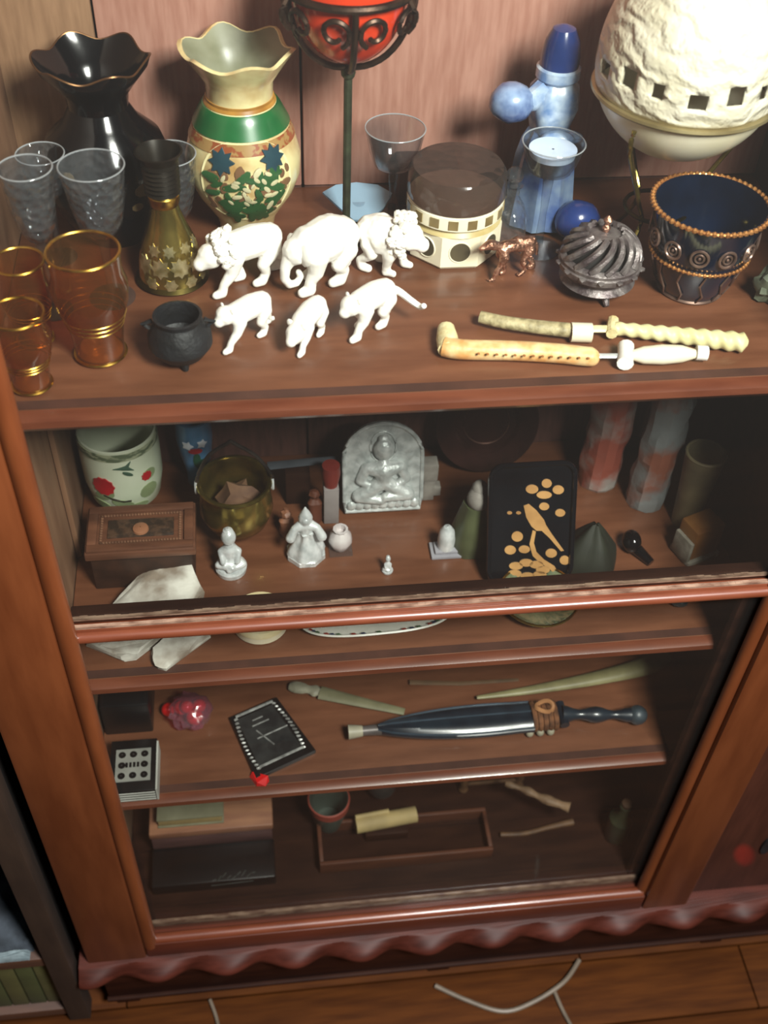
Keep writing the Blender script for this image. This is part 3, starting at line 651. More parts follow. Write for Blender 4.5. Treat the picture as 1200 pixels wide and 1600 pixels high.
# incense burner
y = .152; a = P(938, 404, y); x = a.x; zr0 = a.z; R = S(64, a)
e = root_at('incense_burner', x, y, z0, 'round tarnished silver incense burner with slotted dome lid and small feet', 'burner')
hh = zr0 - z0
obj('bowl', B().lathe([(z0 + hh * .22, R * .4), (z0 + hh * .28, R * .78), (z0 + hh * .42, R * .94), (z0 + hh * .56, R * .80), (z0 + hh * .74, R * .82), (z0 + hh * .8, R * 1.0), (zr0 - .001, R * 1.02), (zr0, R * .98)], (x, y), 48, lambda p, i, n: (.0006 * math.sin(24 * p), 0), cap0=True, cap1=True), m_pewter, e)
for k in range(3):
    an = -PI / 2 + .12 + 2 * PI * k / 3
    obj('foot', B().tube([(x + R * .62 * math.cos(an), y + R * .62 * math.sin(an), z0 + hh * .3), (x + R * .78 * math.cos(an), y + R * .78 * math.sin(an), z0 + hh * .12), (x + R * .84 * math.cos(an), y + R * .84 * math.sin(an), z0 + .0022)], lambda t: .0034 - .0014 * t, 8), m_pewter, e)
Hd = R * .74
ld = obj('lid', B().lathe([(zr0, R * .98), (zr0 + .003, R * 1.0), (zr0 + .005, R * .93), (zr0 + .0055, R * .86)], (x, y), 48).lathe([(zr0 + Hd * .86, R * .42), (zr0 + Hd * .93, R * .40), (zr0 + Hd, R * .12), (zr0 + Hd + .001, .001)], (x, y), 32), m_pewter, e)
obj('dark_inside', B().lathe([(zr0 + .003, R * .80), (zr0 + Hd * .45, R * .66), (zr0 + Hd * .8, R * .34), (zr0 + Hd * .82, .001)], (x, y), 32), M('hollow_shade', '#120f0e', '#0c0a0a', rough=.8), ld)  # dark inner dome: the hollow's shade behind the slots, put into colour
for k in range(15):
    pts = []
    for i in range(9):
        t = i / 8; an = 2 * PI * k / 15 + t * .75; th = t * 1.10
        rr = R * .92 * math.cos(th); pts.append((x + rr * math.cos(an), y + rr * math.sin(an), zr0 + .004 + Hd * .95 * math.sin(th)))
    obj('lid_rib', B().tube(pts, .0029, 6), m_pewter, ld)
obj('knob', B().lathe([(zr0 + Hd, .002), (zr0 + Hd + .004, .0035), (zr0 + Hd + .007, .002), (zr0 + Hd + .011, .0038), (zr0 + Hd + .015, .001)], (x, y), 20), m_copper, ld)
for k in range(14):
    an = 2 * PI * k / 14; obj('edge_scallop', B().ball((x + R * 1.02 * math.cos(an), y + R * 1.02 * math.sin(an), zr0 - .0016), (.0034, .0034, .0018), 1), m_pewter, e)

# brass vase with dark ribbed neck
y = .190; a = P(247, 236, y); x = a.x
e = root_at('brass_vase', x, y, z0, 'engraved brass vase with dark ribbed neck, left of the white animals', 'vase')
def Lp(rows): return list(reversed(prof(x, y, rows, z0)))
ribs = []
for i in range(7):
    v = 256 + i * 7; ribs += [(v, 30 - i * .3), (v + 3.5, 25 - i * .3)]
nk = Lp([(236, 38), (243, 33), (250, 29)] + ribs)
obj('neck', B().lathe(nk + [(nk[-1][0] + .0006, nk[-1][1] - .0015), (nk[-4][0], nk[-4][1] - .003), (nk[2][0], nk[2][1] - .004)], (x, y), 40), M('dark_bronze', '#2e2820', '#1c1a16', rough=.35, metal=.6), e, label='dark ribbed neck')
obj('collar', B().lathe(Lp([(300, 22), (303, 25), (312, 25), (318, 22)]), (x, y), 32, cap0=True, cap1=True), m_gilt, e)
bp_ = [q for q in Lp([(317, 21), (330, 24), (350, 31), (375, 42), (400, 49), (422, 51), (436, 47), (446, 40), (460, 38)]) if q[0] > z0 + .002]
bp_ = [(z0 + .0005, bp_[0][1])] + bp_
obj('body', B().lathe(bp_, (x, y), 44, cap0=True, cap1=True), m_brass, e)
for ph in (-.9, -.3, .35, .95):
    b = B(); decal(b, (x, y), bp_, ph, zrow(x, y, 395), star(.0085, 8, .7), .0007); decal(b, (x, y), bp_, ph + .35, zrow(x, y, 372), star(.0055, 7, .6), .0007); decal(b, (x, y), bp_, ph + .3, zrow(x, y, 418), star(.006, 6, .7), .0007)
    obj('engraved_flower', b, M('pale_brass', '#d0c498', '#9c8c58', rough=.25, metal=.8, scale=150), e)
obj('foot_ring', B().lathe([(z0 + .0005, bp_[0][1] * 1.02), (z0 + .003, bp_[0][1] * 1.12), (z0 + .006, bp_[0][1] * 1.0)], (x, y), 40), m_brass_dk, e)

# small black cauldron
y = .080; a = P(277, 492, y); x, zt = a.x, a.z
e = root_at('black_cauldron', x, y, z0, 'small round black clay cauldron with stubby feet at the shelf front', 'pot')
h = zt - z0
pr = [(z0 + h * .12, .010), (z0 + h * .20, .0175), (z0 + h * .42, .0238), (z0 + h * .62, .0235), (z0 + h * .82, .0185), (z0 + h * .9, .0168), (zt, .0182)]
obj('pot', B().lathe(pr + [(zt + .0005, .016), (z0 + h * .8, .0145), (z0 + h * .5, .019), (z0 + h * .3, .012)], (x, y), 40, cap0=True, cap1=True), m_blackm, e)
for k in range(3):
    an = -PI / 2 + .2 + 2 * PI * k / 3; obj('foot', B().tube([(x + .012 * math.cos(an), y + .012 * math.sin(an), z0 + h * .2), (x + .013 * math.cos(an), y + .013 * math.sin(an), z0 + .0006)], lambda t: .0036 - .0014 * t, 8), m_blackm, e)
for s_ in (-1, 1): obj('lug', B().tube([(x + s_ * .021, y, z0 + h * .75), (x + s_ * .026, y, z0 + h * .83), (x + s_ * .019, y, z0 + h * .9)], .0018, 6), m_blackm, e)

# amber tumblers
def tumbler(u, v, yy, w, label, rows=None):
    a = P(u, v, yy); x, zt = a.x, a.z; R = S(w, a); h = zt - z0
    e = root_at('amber_tumbler', x, yy, z0, label, 'tumbler', 'gilt rimmed amber tumblers')
    pr = [(z0 + .0006, R * .66), (z0 + .003, R * .72), (z0 + h * .12, R * .70), (z0 + h * .35, R * .80), (z0 + h * .55, R * 1.02), (z0 + h * .70, R * 1.07), (z0 + h * .82, R * .96), (zt, R * .98)]
    obj('tumbler_body', B().lathe(pr, (x, yy), 44), m_amber, e)
    obj('glass_base', B().lathe([(z0 + .0007, R * .60), (z0 + .005, R * .66), (z0 + .009, R * .55), (z0 + .0095, .001)], (x, yy), 36, cap0=True), G('amber_base', '#d8a878', haze=.22, hazecol='#c8a060', rough=.06, boost=2.5), e)
    obj('gilt_rim', B().tube(circ((x, yy, zt), R * .98, 48), .0011, 6, closed=True), m_gilt, e)
    obj('gilt_foot_line', B().tube(circ((x, yy, z0 + .003), R * .73, 44), .0012, 6, closed=True), m_gilt, e)
    b = B()
    for k in range(3):
        zz = z0 + h * (.34 + k * .05); b.tube(circ((x, yy, zz), ring_z(pr, zz)[0] + .0002, 44), .0004, 5, closed=True)
    obj('gilt_line', b, m_gilt, e, kind='stuff')
tumbler(129, 392, .092, 58, 'tall amber glass tumbler with gilt rim standing nearest the black cauldron')
tumbler(24, 490, .058, 44, 'short amber glass tumbler at the front left corner of the top shelf')
tumbler(28, 408, .112, 40, 'amber glass tumbler behind the short one at the left edge')
# greenish stone at the right edge
q = P(1196, 470, z=z0)
single('mottled_stone', B().ball((q.x + .004, q.y, z0 + .0165), (.016, .014, .0165), 3, .5), M('mottled_green', '#6d7460', '#3f4438', rough=.7, scale=60, bump=.5), (q.x, q.y, z0), 'rough grey green stone at the right edge of the top shelf', 'stone')

# two carved bone daggers lying on the shelf
def lie(name, label, pts, cat='dagger'): return empty(name, pts, label, cat)
zz = Z1 + .0085
q = [P(*t, z=zz) for t in ((694, 541), (722, 546), (800, 548), (870, 552), (918, 557), (934, 556))]
e = lie('bone_dagger', 'short cream bone dagger in an orange tinted curved sheath, the front one', (q[2].x, q[2].y, Z1))
obj('sheath', B().tube(smooth_path([p + Vector((0, 0, .0)) for p in q], 6), lambda t: .0082 * (1.02 - .08 * t if t < .85 else max(.35, 1 - (t - .85) * 3.4)), 14, flat=.92), m_bone_or, e, label='orange tinted sheath with dark notches')
obj('sheath_end', B().tube([P(697, 512, z=zz), P(699, 530, z=zz), P(700, 547, z=zz)], lambda t: .0066 + .0022 * math.sin(t * PI * .8), 12, flat=.9), m_bone, e, label='hooked end of the sheath')
nb_ = B()
for k in range(13):
    t = k / 12; p = P(lerp(745, 915, t), lerp(553, 560, t), z=zz); nb_.ball((p.x, p.y - .0052, zz + .0042), (.0013, .0013, .0009), 1)
obj('notch_row', nb_, M('burnt_notch', '#a06a38', rough=.6), e, kind='stuff')
obj('blade', B().tube([P(928, 556, z=zz), P(972, 556, z=zz)], .0026, 8, flat=.5), m_silver, e)
g = P(978, 555, z=zz)
obj('guard', B().tube([P(978, 541, z=zz), P(977, 556, z=zz), P(977, 568, z=zz)], lambda t: .0058 + .0012 * abs(t - .5), 12), m_white, e)
obj('grip', B().tube([P(986, 555, z=zz), P(1005, 555, z=zz), P(1035, 554, z=zz), P(1065, 553, z=zz), P(1086, 553, z=zz)], lambda t: .0036 + .0042 * math.sin(t * PI) ** .8, 14), m_ivory, e)
obj('pommel', B().tube([P(1088, 551, z=zz), P(1105, 552, z=zz)], .0058, 12), m_white, e)
q = [P(*t, z=zz) for t in ((750, 495), (790, 504), (850, 512), (900, 517), (918, 519))]
e = lie('bone_dagger', 'long pale bone dagger with a twisted rope grip, the rear one', (q[2].x, q[2].y, Z1))
obj('sheath', B().tube(smooth_path(q, 6), lambda t: .0052 + .0016 * t, 12, flat=.9), M('mottled_bone', '#b9ac84', '#7d7252', rough=.55, scale=140, bump=.8), e, label='mottled rough sheath')
obj('sheath_collar', B().tube([P(892, 519, z=zz), P(924, 520, z=zz)], .0078, 14), m_ivory, e)
obj('blade', B().tube([P(920, 514, z=zz), P(956, 514, z=zz)], .0042, 8, flat=.5), m_bone, e)
obj('guard', B().tube([P(958, 500, z=zz), P(956, 512, z=zz), P(956, 522, z=zz)], .0045, 10), m_bone, e)
A_, B_ = P(960, 513, z=zz), P(1168, 536, z=zz)
b = B(); n = 120; ax = (B_ - A_); L_ = ax.length; ax.normalize(); sx = ax.cross(Vector((0, 0, 1))).normalized(); sz = Vector((0, 0, 1)); rings = []
for i in range(n + 1):
    t = i / n; R0 = lerp(.0050, .0078, t) * (1 if t < .96 else max(.2, 1 - (t - .96) * 16)); ring = []
    for k in range(18):
        an = 2 * PI * k / 18; rr = R0 * (1 + .11 * math.cos(2 * an + t * 60)); ring.append(b.bm.verts.new(A_ + ax * (L_ * t) + sx * rr * math.cos(an) + sz * rr * math.sin(an)))
    rings.append(ring)
for i in range(n):
    for k in range(18): b.bm.faces.new((rings[i][k], rings[i + 1][k], rings[i + 1][(k + 1) % 18], rings[i][(k + 1) % 18]))
b.bm.faces.new(rings[0]); b.bm.faces.new(rings[-1])
obj('grip', b, M('rope_bone', '#ddd6a6', '#c4ba84', rough=.5, scale=60), e, label='twisted rope grip')
# ================================================================ small animals on the top shelf
def beast(name, label, cat, c, head_deg, L, H, rb, head, rh, muz, leg=.10, steps=(.12, -.10, .10, -.12), tail=None, trunk=None, ears=.3, ear_r=.25, mane=0, m=None, group=None, hump=0.0, disp=0.0, spread=.55, neck_r=.7, z=Z1):
    """c: (x, y) on the shelf; L hip to chest, H back height, rb barrel radius; head = (ahead of chest, height)"""
    m = m or m_white; a = math.radians(head_deg); fx = Vector((math.cos(a), math.sin(a), 0)); lf = Vector((-math.sin(a), math.cos(a), 0)); up = Vector((0, 0, 1)); o = Vector((c[0], c[1], z))
    W = lambda x, y_, z_: o + fx * x + lf * y_ + up * z_
    e = empty(name, (c[0], c[1], z), label, cat, group)
    zc = H - rb
    V = [(W(-L * .5, 0, zc * 1.0), rb * .86), (W(-L * .12, 0, zc + hump), rb * 1.0), (W(L * .22, 0, zc - rb * .05), rb * .98), (W(L * .5, 0, zc + rb * .05), rb * .85)]
    E_ = [(0, 1), (1, 2), (2, 3)]
    hx, hz = head; V.append((W(L * .5 + hx * .5, 0, (zc + hz) * .5 + rb * .15), rh * neck_r * 1.15)); V.append((W(L * .5 + hx, 0, hz), rh)); V.append((W(L * .5 + hx + muz, 0, hz - rh * .45), rh * .55))
    E_ += [(3, 4), (4, 5), (5, 6)]
    lw = H * leg
    for i, (bx, s, st) in enumerate(((L * .45, 1, steps[0]), (L * .45, -1, steps[1]), (-L * .47, 1, steps[2]), (-L * .47, -1, steps[3]))):
        st *= L * 2; sy = s * rb * spread; n0 = len(V)
        kz = zc * .52; kx = bx + st * .35 + (.10 * H if i >= 2 else -.02 * H)
        V.append((W(bx, sy, zc * .82), lw * 1.75)); V.append((W(kx, sy * 1.05, kz), lw * 1.2)); V.append((W(bx + st * .85 - (.05 * H if i >= 2 else 0), sy, lw * 1.6 + H * .08), lw * .85)); V.append((W(bx + st, sy, lw * .97), lw * .95)); V.append((W(bx + st + lw * 1.3, sy, lw * .80), lw * .75))
        E_ += [(3 if i < 2 else 0, n0), (n0, n0 + 1), (n0 + 1, n0 + 2), (n0 + 2, n0 + 3), (n0 + 3, n0 + 4)]
    if trunk:
        pv = 6
        for (x, z_, r) in trunk: V.append((W(L * .5 + hx + x, 0, z_), r)); E_.append((pv, len(V) - 1)); pv = len(V) - 1
    skin('body', V, E_, m, e, root=1, sub=2, disp=disp)
    for s in (1, -1):
        b = B(); er = rh * ear_r; mt = Matrix.Rotation(a, 3, 'Z')
        b.ball(W(L * .5 + hx - rh * .25, s * rh * .75, hz + rh * ears * 2.2), (er * .5, er, er * 1.2), 2, mat=mt); obj('ear', b, m, e)
    if tail:
        obj('tail', B().tube(smooth_path([W(-L * .5 - x, y_, z_) for x, y_, z_ in tail], 5), lambda t: lw * (.8 - .25 * t), 8), m, e)
    if mane:
        b = B(); rn2 = random.Random(len(label))
        for k in range(70):
            t = rn2.random(); an = rn2.uniform(-2.3, 2.3); rr = rh * mane
            p = W(L * .42 + hx * t * 1.0, math.sin(an) * rr * .9, lerp(zc + rb * .1, hz, t) + math.cos(an) * rr)
            b.ball(p, rh * rn2.uniform(.20, .36), 2, .35)
        mo = obj('mane', b, m, e, kind='stuff', label='rough curly mane')
    b = B()
    for s in (1, -1): b.ball(W(L * .5 + hx + muz * .35, s * rh * .72, hz + rh * .15), rh * .12, 1)
    obj('eyes', b, M('eye_dark', '#3a3028'), e, kind='stuff')
    return e
GW = 'white carved animal figurines'
q = P(392, 442, z=Z1); beast('animal_figurine', 'large white striding lion figurine with rough mane, back left of the group', 'figurine', (q.x, q.y), 205, .036, .052, .0135, (.016, .036), .0105, .009, .085, tail=[(0, 0, .042), (.006, .002, .036), (.008, .003, .018)], mane=1.35, group=GW, steps=(.18, -.16, .14, -.16))
q = P(508, 440, z=Z1); beast('animal_figurine', 'large white elephant figurine with curled trunk, back middle of the group', 'figurine', (q.x, q.y), 207, .030, .058, .0185, (.012, .038), .0115, .006, .095, trunk=[(.010, .026, .0045), (.011, .016, .0038), (.007, .009, .0034), (.000, .008, .003), (-.004, .013, .0028), (-.002, .018, .0026)], ears=.0, ear_r=.75, group=GW, hump=.002, tail=[(0, 0, .046), (.008, 0, .036), (.010, 0, .022)], steps=(.12, -.14, .1, -.2))
q = P(598, 420, z=Z1); beast('animal_figurine', 'large white shaggy figurine facing right, back right of the group', 'figurine', (q.x, q.y), -25, .022, .050, .0165, (.012, .036), .0115, .009, .085, mane=1.5, group=GW, disp=.0015)
q = P(390, 528, z=Z1); beast('animal_figurine', 'small white long legged cat figurine, front left of the group', 'figurine', (q.x, q.y), 216, .026, .038, .0095, (.008, .031), .0078, .006, .085, tail=[(0, 0, .030), (.006, -.002, .020), (.010, -.004, .006), (.014, -.004, .004)], group=GW, steps=(.22, -.05, .05, -.2))
q = P(484, 530, z=Z1); beast('animal_figurine', 'small white cat figurine with lowered head, front middle of the group', 'figurine', (q.x, q.y), 236, .024, .034, .0090, (.009, .019), .0078, .007, .09, ears=.4, ear_r=.35, group=GW, steps=(.2, -.08, .05, -.12))
q = P(580, 512, z=Z1); beast('animal_figurine', 'small white cat figurine with outstretched knobbed tail, front right of the group', 'figurine', (q.x, q.y), 216, .026, .041, .0105, (.009, .031), .0085, .006, .095, tail=[(0, 0, .033), (.006, .008, .031), (.012, .018, .024), (.014, .026, .022), (.013, .031, .026)], group=GW, steps=(.16, -.14, .1, -.18))
q = P(800, 430, z=Z1); e = beast('horse_figurine', 'small copper filigree horse figurine beside the incense burner', 'figurine', (q.x, q.y), 196, .026, .036, .0062, (.012, .034), .0042, .008, .065, tail=[(0, 0, .030), (.006, 0, .027), (.008, 0, .016)], m=m_copper, disp=.0025, steps=(.16, -.12, .1, -.16))

# ================================================================ SECOND SHELF
z0 = Z2
# flowered pot
y = .276; a = P(181, 668, y); x, zt = a.x, a.z; R = S(63, a); h = zt - z0
e = root_at('flowered_pot', x, y, z0, 'cream pot painted with a red flower and bird, behind the carved box', 'pot')
pr = [(z0 + .0005, R * .55), (z0 + .004, R * .66), (z0 + h * .15, R * .88), (z0 + h * .4, R * .99), (z0 + h * .75, R * 1.0), (zt, R * .97)]
obj('body', B().lathe(pr + [(zt + .001, R * .93)] + [(q_[0], q_[1] - .003) for q_ in reversed(pr[2:-1])], (x, y), 56, cap0=True, cap1=True), M('mint_cream', '#d6dcc4', '#c2cbb0', rough=.25, scale=14, coat=.4), e)
obj('braided_band', band(B(), pr, zt - .011, zt - .002, .0008), M('braid_green', '#5e6b52', '#a3aa8c', rough=.4, scale=90, stretch=(1, 1, 3), lo=.45, hi=.55), e, label='braided green band under the rim')
def pot_paint(name, col, items, th=.001, lab=None):
    b = B()
    for ph, zf, poly in items: decal(b, (x, y), pr, ph, z0 + h * zf, poly, th)
    obj(name, b, M(name + '_glaze', col, rough=.3), e, kind='stuff', label=lab)
pot_paint('sage_leaves', '#8b9a70', [(-.45, .40, ell(.013, .007, 12, rot=.5)), (.0, .28, ell(.012, .006, 12, rot=-.4)), (.75, .38, ell(.011, .010, 12)), (-.1, .17, ell(.016, .005, 12)), (.8, .60, ell(.009, .007, 12)), (-.7, .22, ell(.012, .006, 12)), (.4, .2, ell(.012, .005, 12))], .0007)
pot_paint('red_flower', '#b81e26', [(-.42, .54, star(.0125, 10, .88)), (.72, .60, star(.0062, 9, .85))], .0013, 'red painted flowers')
pot_paint('swallow', '#44604e', [(.12, .80, [(-.009, .000), (.004, .003), (.010, .0075), (.007, .001), (.012, -.005), (.002, -.002)]), (.25, .72, ell(.006, .002, 10, rot=-.6))], .0012)
pot_paint('dark_twig', '#2f2c24', [(-.1, .36, [(-.014, .006), (-.004, .001), (.006, -.003), (.013, -.003), (.013, -.0045), (.005, -.0047), (-.005, -.0007), (-.014, .0045)])], .0014)
# blue vase
y = .296; a = P(301, 662, y); x, zt = a.x, a.z
e = root_at('blue_vase', x, y, z0, 'narrow light blue vase with red and white flowers behind the brass pot', 'vase')
R = S(29, a); h = zt - z0; pr = [(z0 + .0005, R * .6), (z0 + h * .2, R * .62), (z0 + h * .5, R * .85), (z0 + h * .8, R * 1.0), (zt + .01, R * .95)]
obj('body', B().lathe(pr + [(zt + .01, R * .8), (z0 + h * .5, R * .6)], (x, y), 36, cap0=True, cap1=True), M('sky_glaze', '#4d7ea6', '#38607e', rough=.3, coat=.3), e)
for nm, col, its in (('white_petals', '#d8dce4', [(-.35, .82, star(.0065, 5, .6)), (.45, .84, star(.006, 5, .6))]), ('red_petals', '#b0202a', [(.05, .73, ell(.0075, .004, 12))]), ('green_leaf', '#22543c', [(.1, .55, ell(.004, .012, 10)), (.4, .45, ell(.006, .009, 10))])):
    b = B()
    for ph, zf, poly in its: decal(b, (x, y), pr, ph, z0 + h * zf, poly, .001)
    obj(nm, b, M(nm + '_glaze', col, rough=.4), e, kind='stuff')
# brass cauldron with handle
y = .215; a = P(366, 752, y); x, zt = a.x, a.z; R = S(57, a); h = zt - z0
e = root_at('brass_kettle', x, y, z0, 'round brass pot with an arched swing handle, second shelf', 'pot')
pr = [(z0 + .0006, R * .30), (z0 + h * .08, R * .48), (z0 + h * .28, R * .86), (z0 + h * .52, R * 1.03), (z0 + h * .78, R * .98), (z0 + h * .93, R * .92), (zt, R * .99)]
obj('body', B().lathe(pr + [(zt + .001, R * .92), (z0 + h * .9, R * .86), (z0 + h * .55, R * .95), (z0 + h * .2, R * .6)], (x, y), 56, cap0=True, cap1=True), m_brass, e)
obj('lip', B().tube(circ((x, y, zt), R * .985, 48), .0022, 8, closed=True), m_brass, e)
hp = [(x - R * 1.02, y, zt - .002), (x - R * .95, y, zt + .012), (x - R * .62, y, zt + .037), (x - R * .1, y, zt + .052), (x, y, zt + .0545), (x + R * .1, y, zt + .051), (x + R * .62, y, zt + .034), (x + R * .98, y, zt + .010), (x + R * 1.05, y, zt - .004)]
obj('handle', B().tube(smooth_path([Vector(p) for p in hp], 5), .0020, 8), M('handle_iron', '#6a605a', '#3a3430', rough=.35, metal=.8), e)
for s in (-1, 1): obj('lug', B().tube([Vector((x + s * R * 1.04, y - .006 * math.cos(t), zt - .005 + .006 * math.sin(t))) for t in [2 * PI * k / 16 for k in range(16)]], .0018, 6, closed=True, up=(1, 0, 0)), m_silver, e)
q = Vector((x + .004, y, z0 + h * .62)); rk = B().ball(q, (R * .58, R * .5, h * .26), 2, .8)
single('dried_pod', rk, M('tan_pod', '#7a5a40', '#54392a', rough=.8, scale=40), (q.x, q.y, z0), 'brown dried pod lying inside the brass pot', 'ornament')
# carved wooden box
zl = z0 + .058
A0, A1, A2, A3 = P(130, 868, z=zl), P(305, 853, z=zl), P(303, 784, z=zl), P(132, 790, z=zl)
bx0, bx1, by0, by1 = A0.x, A1.x, (A0.y + A1.y) / 2, (A2.y + A3.y) / 2
e = root_at('carved_box', (bx0 + bx1) / 2, (by0 + by1) / 2, z0, 'dark carved wooden box with a panelled lid, left on the second shelf', 'box')
obj('chest', B().box((bx0 + .004, by0 + .004, z0 + .0005), (bx1 - .004, by1 - .002, zl - .012), .001), M('carved_dark', '#3a2216', '#24140c', rough=.5, scale=40, bump=.6), e)
lid = obj('lid', B().box((bx0, by0, zl - .0115), (bx1, by1, zl - .002), .0015), M('lid_wood', '#6b4430', '#4c2e20', rough=.45, scale=14, stretch=(1, 5, 5)), e)
fr_ = .011; b = B()
for lo, hi in (((bx0 + .002, by0 + .002), (bx1 - .002, by0 + fr_)), ((bx0 + .002, by1 - fr_), (bx1 - .002, by1 - .002)), ((bx0 + .002, by0 + fr_), (bx0 + fr_, by1 - fr_)), ((bx1 - fr_, by0 + fr_), (bx1 - .002, by1 - fr_))): b.box((lo[0], lo[1], zl - .003), (hi[0], hi[1], zl + .001), .0008)
obj('lid_frame', b, M('lid_wood', ''), lid)
b = B(); nn_ = 0
xx0, xx1, yy0, yy1 = bx0 + .015, bx1 - .015, by0 + .014, by1 - .014
for k in range(26):
    t = k / 26
    for yy in (yy0, yy1): b.ball((lerp(xx0, xx1, t), yy, zl - .001), (.0016, .0016, .0012), 1)
for k in range(12):
    t = k / 11
    for xx in (xx0, xx1): b.ball((xx, lerp(yy0, yy1, t), zl - .001), (.0016, .0016, .0012), 1)
obj('carved_border', b, M('border_wood', '#7c5740', '#523527', rough=.5), lid, kind='stuff', label='beaded carved border')
obj('lid_panel', B().box((xx0 + .006, yy0 + .006, zl - .0025), (xx1 - .006, yy1 - .006, zl - .0006), .0008), M('panel_dark', '#2e2219', '#4a3526', rough=.5, scale=110, bump=.8, lo=.45, hi=.6), lid)
obj('lid_boss', B().lathe([(zl - .0008, .008), (zl + .0015, .0075), (zl + .003, .004), (zl + .0032, .0005)], ((bx0 + bx1) / 2, (by0 + by1) / 2 - .003), 24, cap0=True), M('boss_wood', '#9a6a4c', '#7a4e38', rough=.4), lid)
# pale rock slabs (seen above and below the crossbar)
def rock(label, top, zt, m, extra=()):
    b = B(); pts = [P(u, v, z=z0 + zz) for u, v, zz in top]; low = [Vector((p.x + (.002 if i % 2 else -.002), p.y, z0 + .0006)) for i, p in enumerate(pts)]
    b.hull(pts + low + [Vector(p) for p in extra]); bmesh.ops.subdivide_edges(b.bm, edges=b.bm.edges, cuts=3, use_grid_fill=True)
    for v in b.bm.verts:
        if v.co.z > z0 + .004: v.co += Vector((noise.noise(v.co * 70), noise.noise(v.co * 70 + Vector((5, 0, 0))), noise.noise(v.co * 90 + Vector((0, 9, 0))))) * .0032
    c = sum(pts, Vector()) / len(pts)
    return single('rock_slab', b, m, (c.x, c.y, z0), label, 'rock', 'pale rock slabs', split=22)
m_rock = M('pale_quartz', '#cfccc2', '#85786a', rough=.7, scale=35, bump=.6, bscale=90)
rock('large pale grey rock slab lying behind and under the crossbar, left', [(136, 1002, .008), (190, 1027, .008), (214, 1022, .010), (248, 985, .016), (318, 925, .022), (290, 868, .030), (255, 872, .026), (205, 905, .016)], .02, m_rock)
rock('smaller pale rock shard pointing forward below the crossbar', [(238, 1012, .010), (243, 1040, .006), (262, 1043, .006), (325, 985, .012), (322, 960, .014), (285, 968, .014)], .02, m_rock)
# silver figures
def fig_silver(u, vb, wpx, hpx, label, kind):
    q = P(u, vb, z=z0); r = S(wpx / 2, q); yy = q.y + r * .8; x = P(u, vb, y=q.y).x; h = hpx / F * depth(q) / .66
    e = root_at('silver_figurine', x, yy, z0, label, 'figurine', 'small silver figurines'); W = lambda a, b_, c: (x + a * r, yy + b_ * r, z0 + c * h)
    if kind == 'monk':
        obj('base', B().lathe([(z0 + .0005, r * .95), (z0 + h * .10, r * 1.0), (z0 + h * .14, r * .9)], (x, yy), 28, cap0=True, cap1=True), m_silver, e)
        skin('body', [(W(0, .1, .30), (r * .55, r * .5)), (W(0, 0, .52), (r * .52, r * .4)), (W(0, 0, .68), (r * .25, r * .25)), (W(.55, -.1, .50), (r * .22, r * .22)), (W(.45, -.55, .34), (r * .18, r * .18)), (W(-.55, -.1, .50), (r * .22, r * .22)), (W(-.45, -.55, .34), (r * .18, r * .18)), (W(.75, -.3, .22), (r * .26, r * .2)), (W(-.1, -.75, .20), (r * .2, r * .16)), (W(-.75, -.3, .22), (r * .26, r * .2)), (W(.1, -.7, .24), (r * .2, r * .16))], [(0, 1), (1, 2), (1, 3), (3, 4), (1, 5), (5, 6), (0, 7), (7, 8), (0, 9), (9, 10)], m_silver, e, 0, 2)
        obj('head', B().ball(W(0, -.05, .82), (r * .46, r * .46, h * .165), 3).ball(W(0, -.38, .81), (r * .08, r * .1, h * .03), 1), m_silver, e)
        obj('topknot', B().lathe([(z0 + h * .93, r * .34), (z0 + h * .95, r * .26), (z0 + h * .965, r * .30), (z0 + h * .985, r * .18), (z0 + h * 1.0, r * .16), (z0 + h * 1.01, .0004)], (x, yy), 18), m_silver, e)
    return e, x, yy, r, h
fig_silver(362, 905, 50, 62, 'small silver seated monk figurine, nearest the rock slab', 'monk')
fig_silver(606, 898, 18, 24, 'tiny silver seated figurine in front of the arched plaque', 'monk')
# kneeling silver woman shape: flared skirt, sleeves, pointed hood
q = P(480, 884, z=z0); r = S(31, q); x, yy = q.x, q.y + r * .8; h = .066
e = root_at('silver_figurine', x, yy, z0, 'silver robed figurine with pointed hood and wide sleeves', 'figurine', 'small silver figurines')
def sq(k): return lambda p, i, n: (-.12 * r * abs(math.sin(2 * p)) , 0)
obj('plinth', B().lathe([(z0 + .0005, r * 1.02), (z0 + .006, r * 1.02), (z0 + .007, r * .95)], (x, yy), 8, phase=PI / 8, cap0=True, cap1=True), m_silver, e, split=20)
obj('skirt', B().lathe([(z0 + .007, r * .95), (z0 + h * .2, r * .85), (z0 + h * .38, r * .5), (z0 + h * .5, r * .40), (z0 + h * .55, r * .42)], (x, yy), 40, lambda p, i, n: (.07 * r * math.sin(6 * p), 0), cap0=True, cap1=True), m_silver, e)
skin('torso', [((x, yy, z0 + h * .52), r * .38), ((x, yy, z0 + h * .70), r * .36), ((x - r * .55, yy - r * .2, z0 + h * .66), r * .2), ((x - r * .78, yy - r * .35, z0 + h * .50), r * .26), ((x + r * .55, yy - r * .2, z0 + h * .66), r * .2), ((x + r * .78, yy - r * .35, z0 + h * .50), r * .26)], [(0, 1), (1, 2), (2, 3), (1, 4), (4, 5)], m_silver, e, 0, 2)
obj('hood', B().lathe([(z0 + h * .74, r * .34), (z0 + h * .84, r * .36), (z0 + h * .92, r * .26), (z0 + h * 1.05, r * .04)], (x, yy), 24, cap0=True, cap1=True), m_silver, e)
obj('face', B().ball((x, yy - r * .26, z0 + h * .82), (r * .2, r * .14, h * .07), 2), m_silver, e)
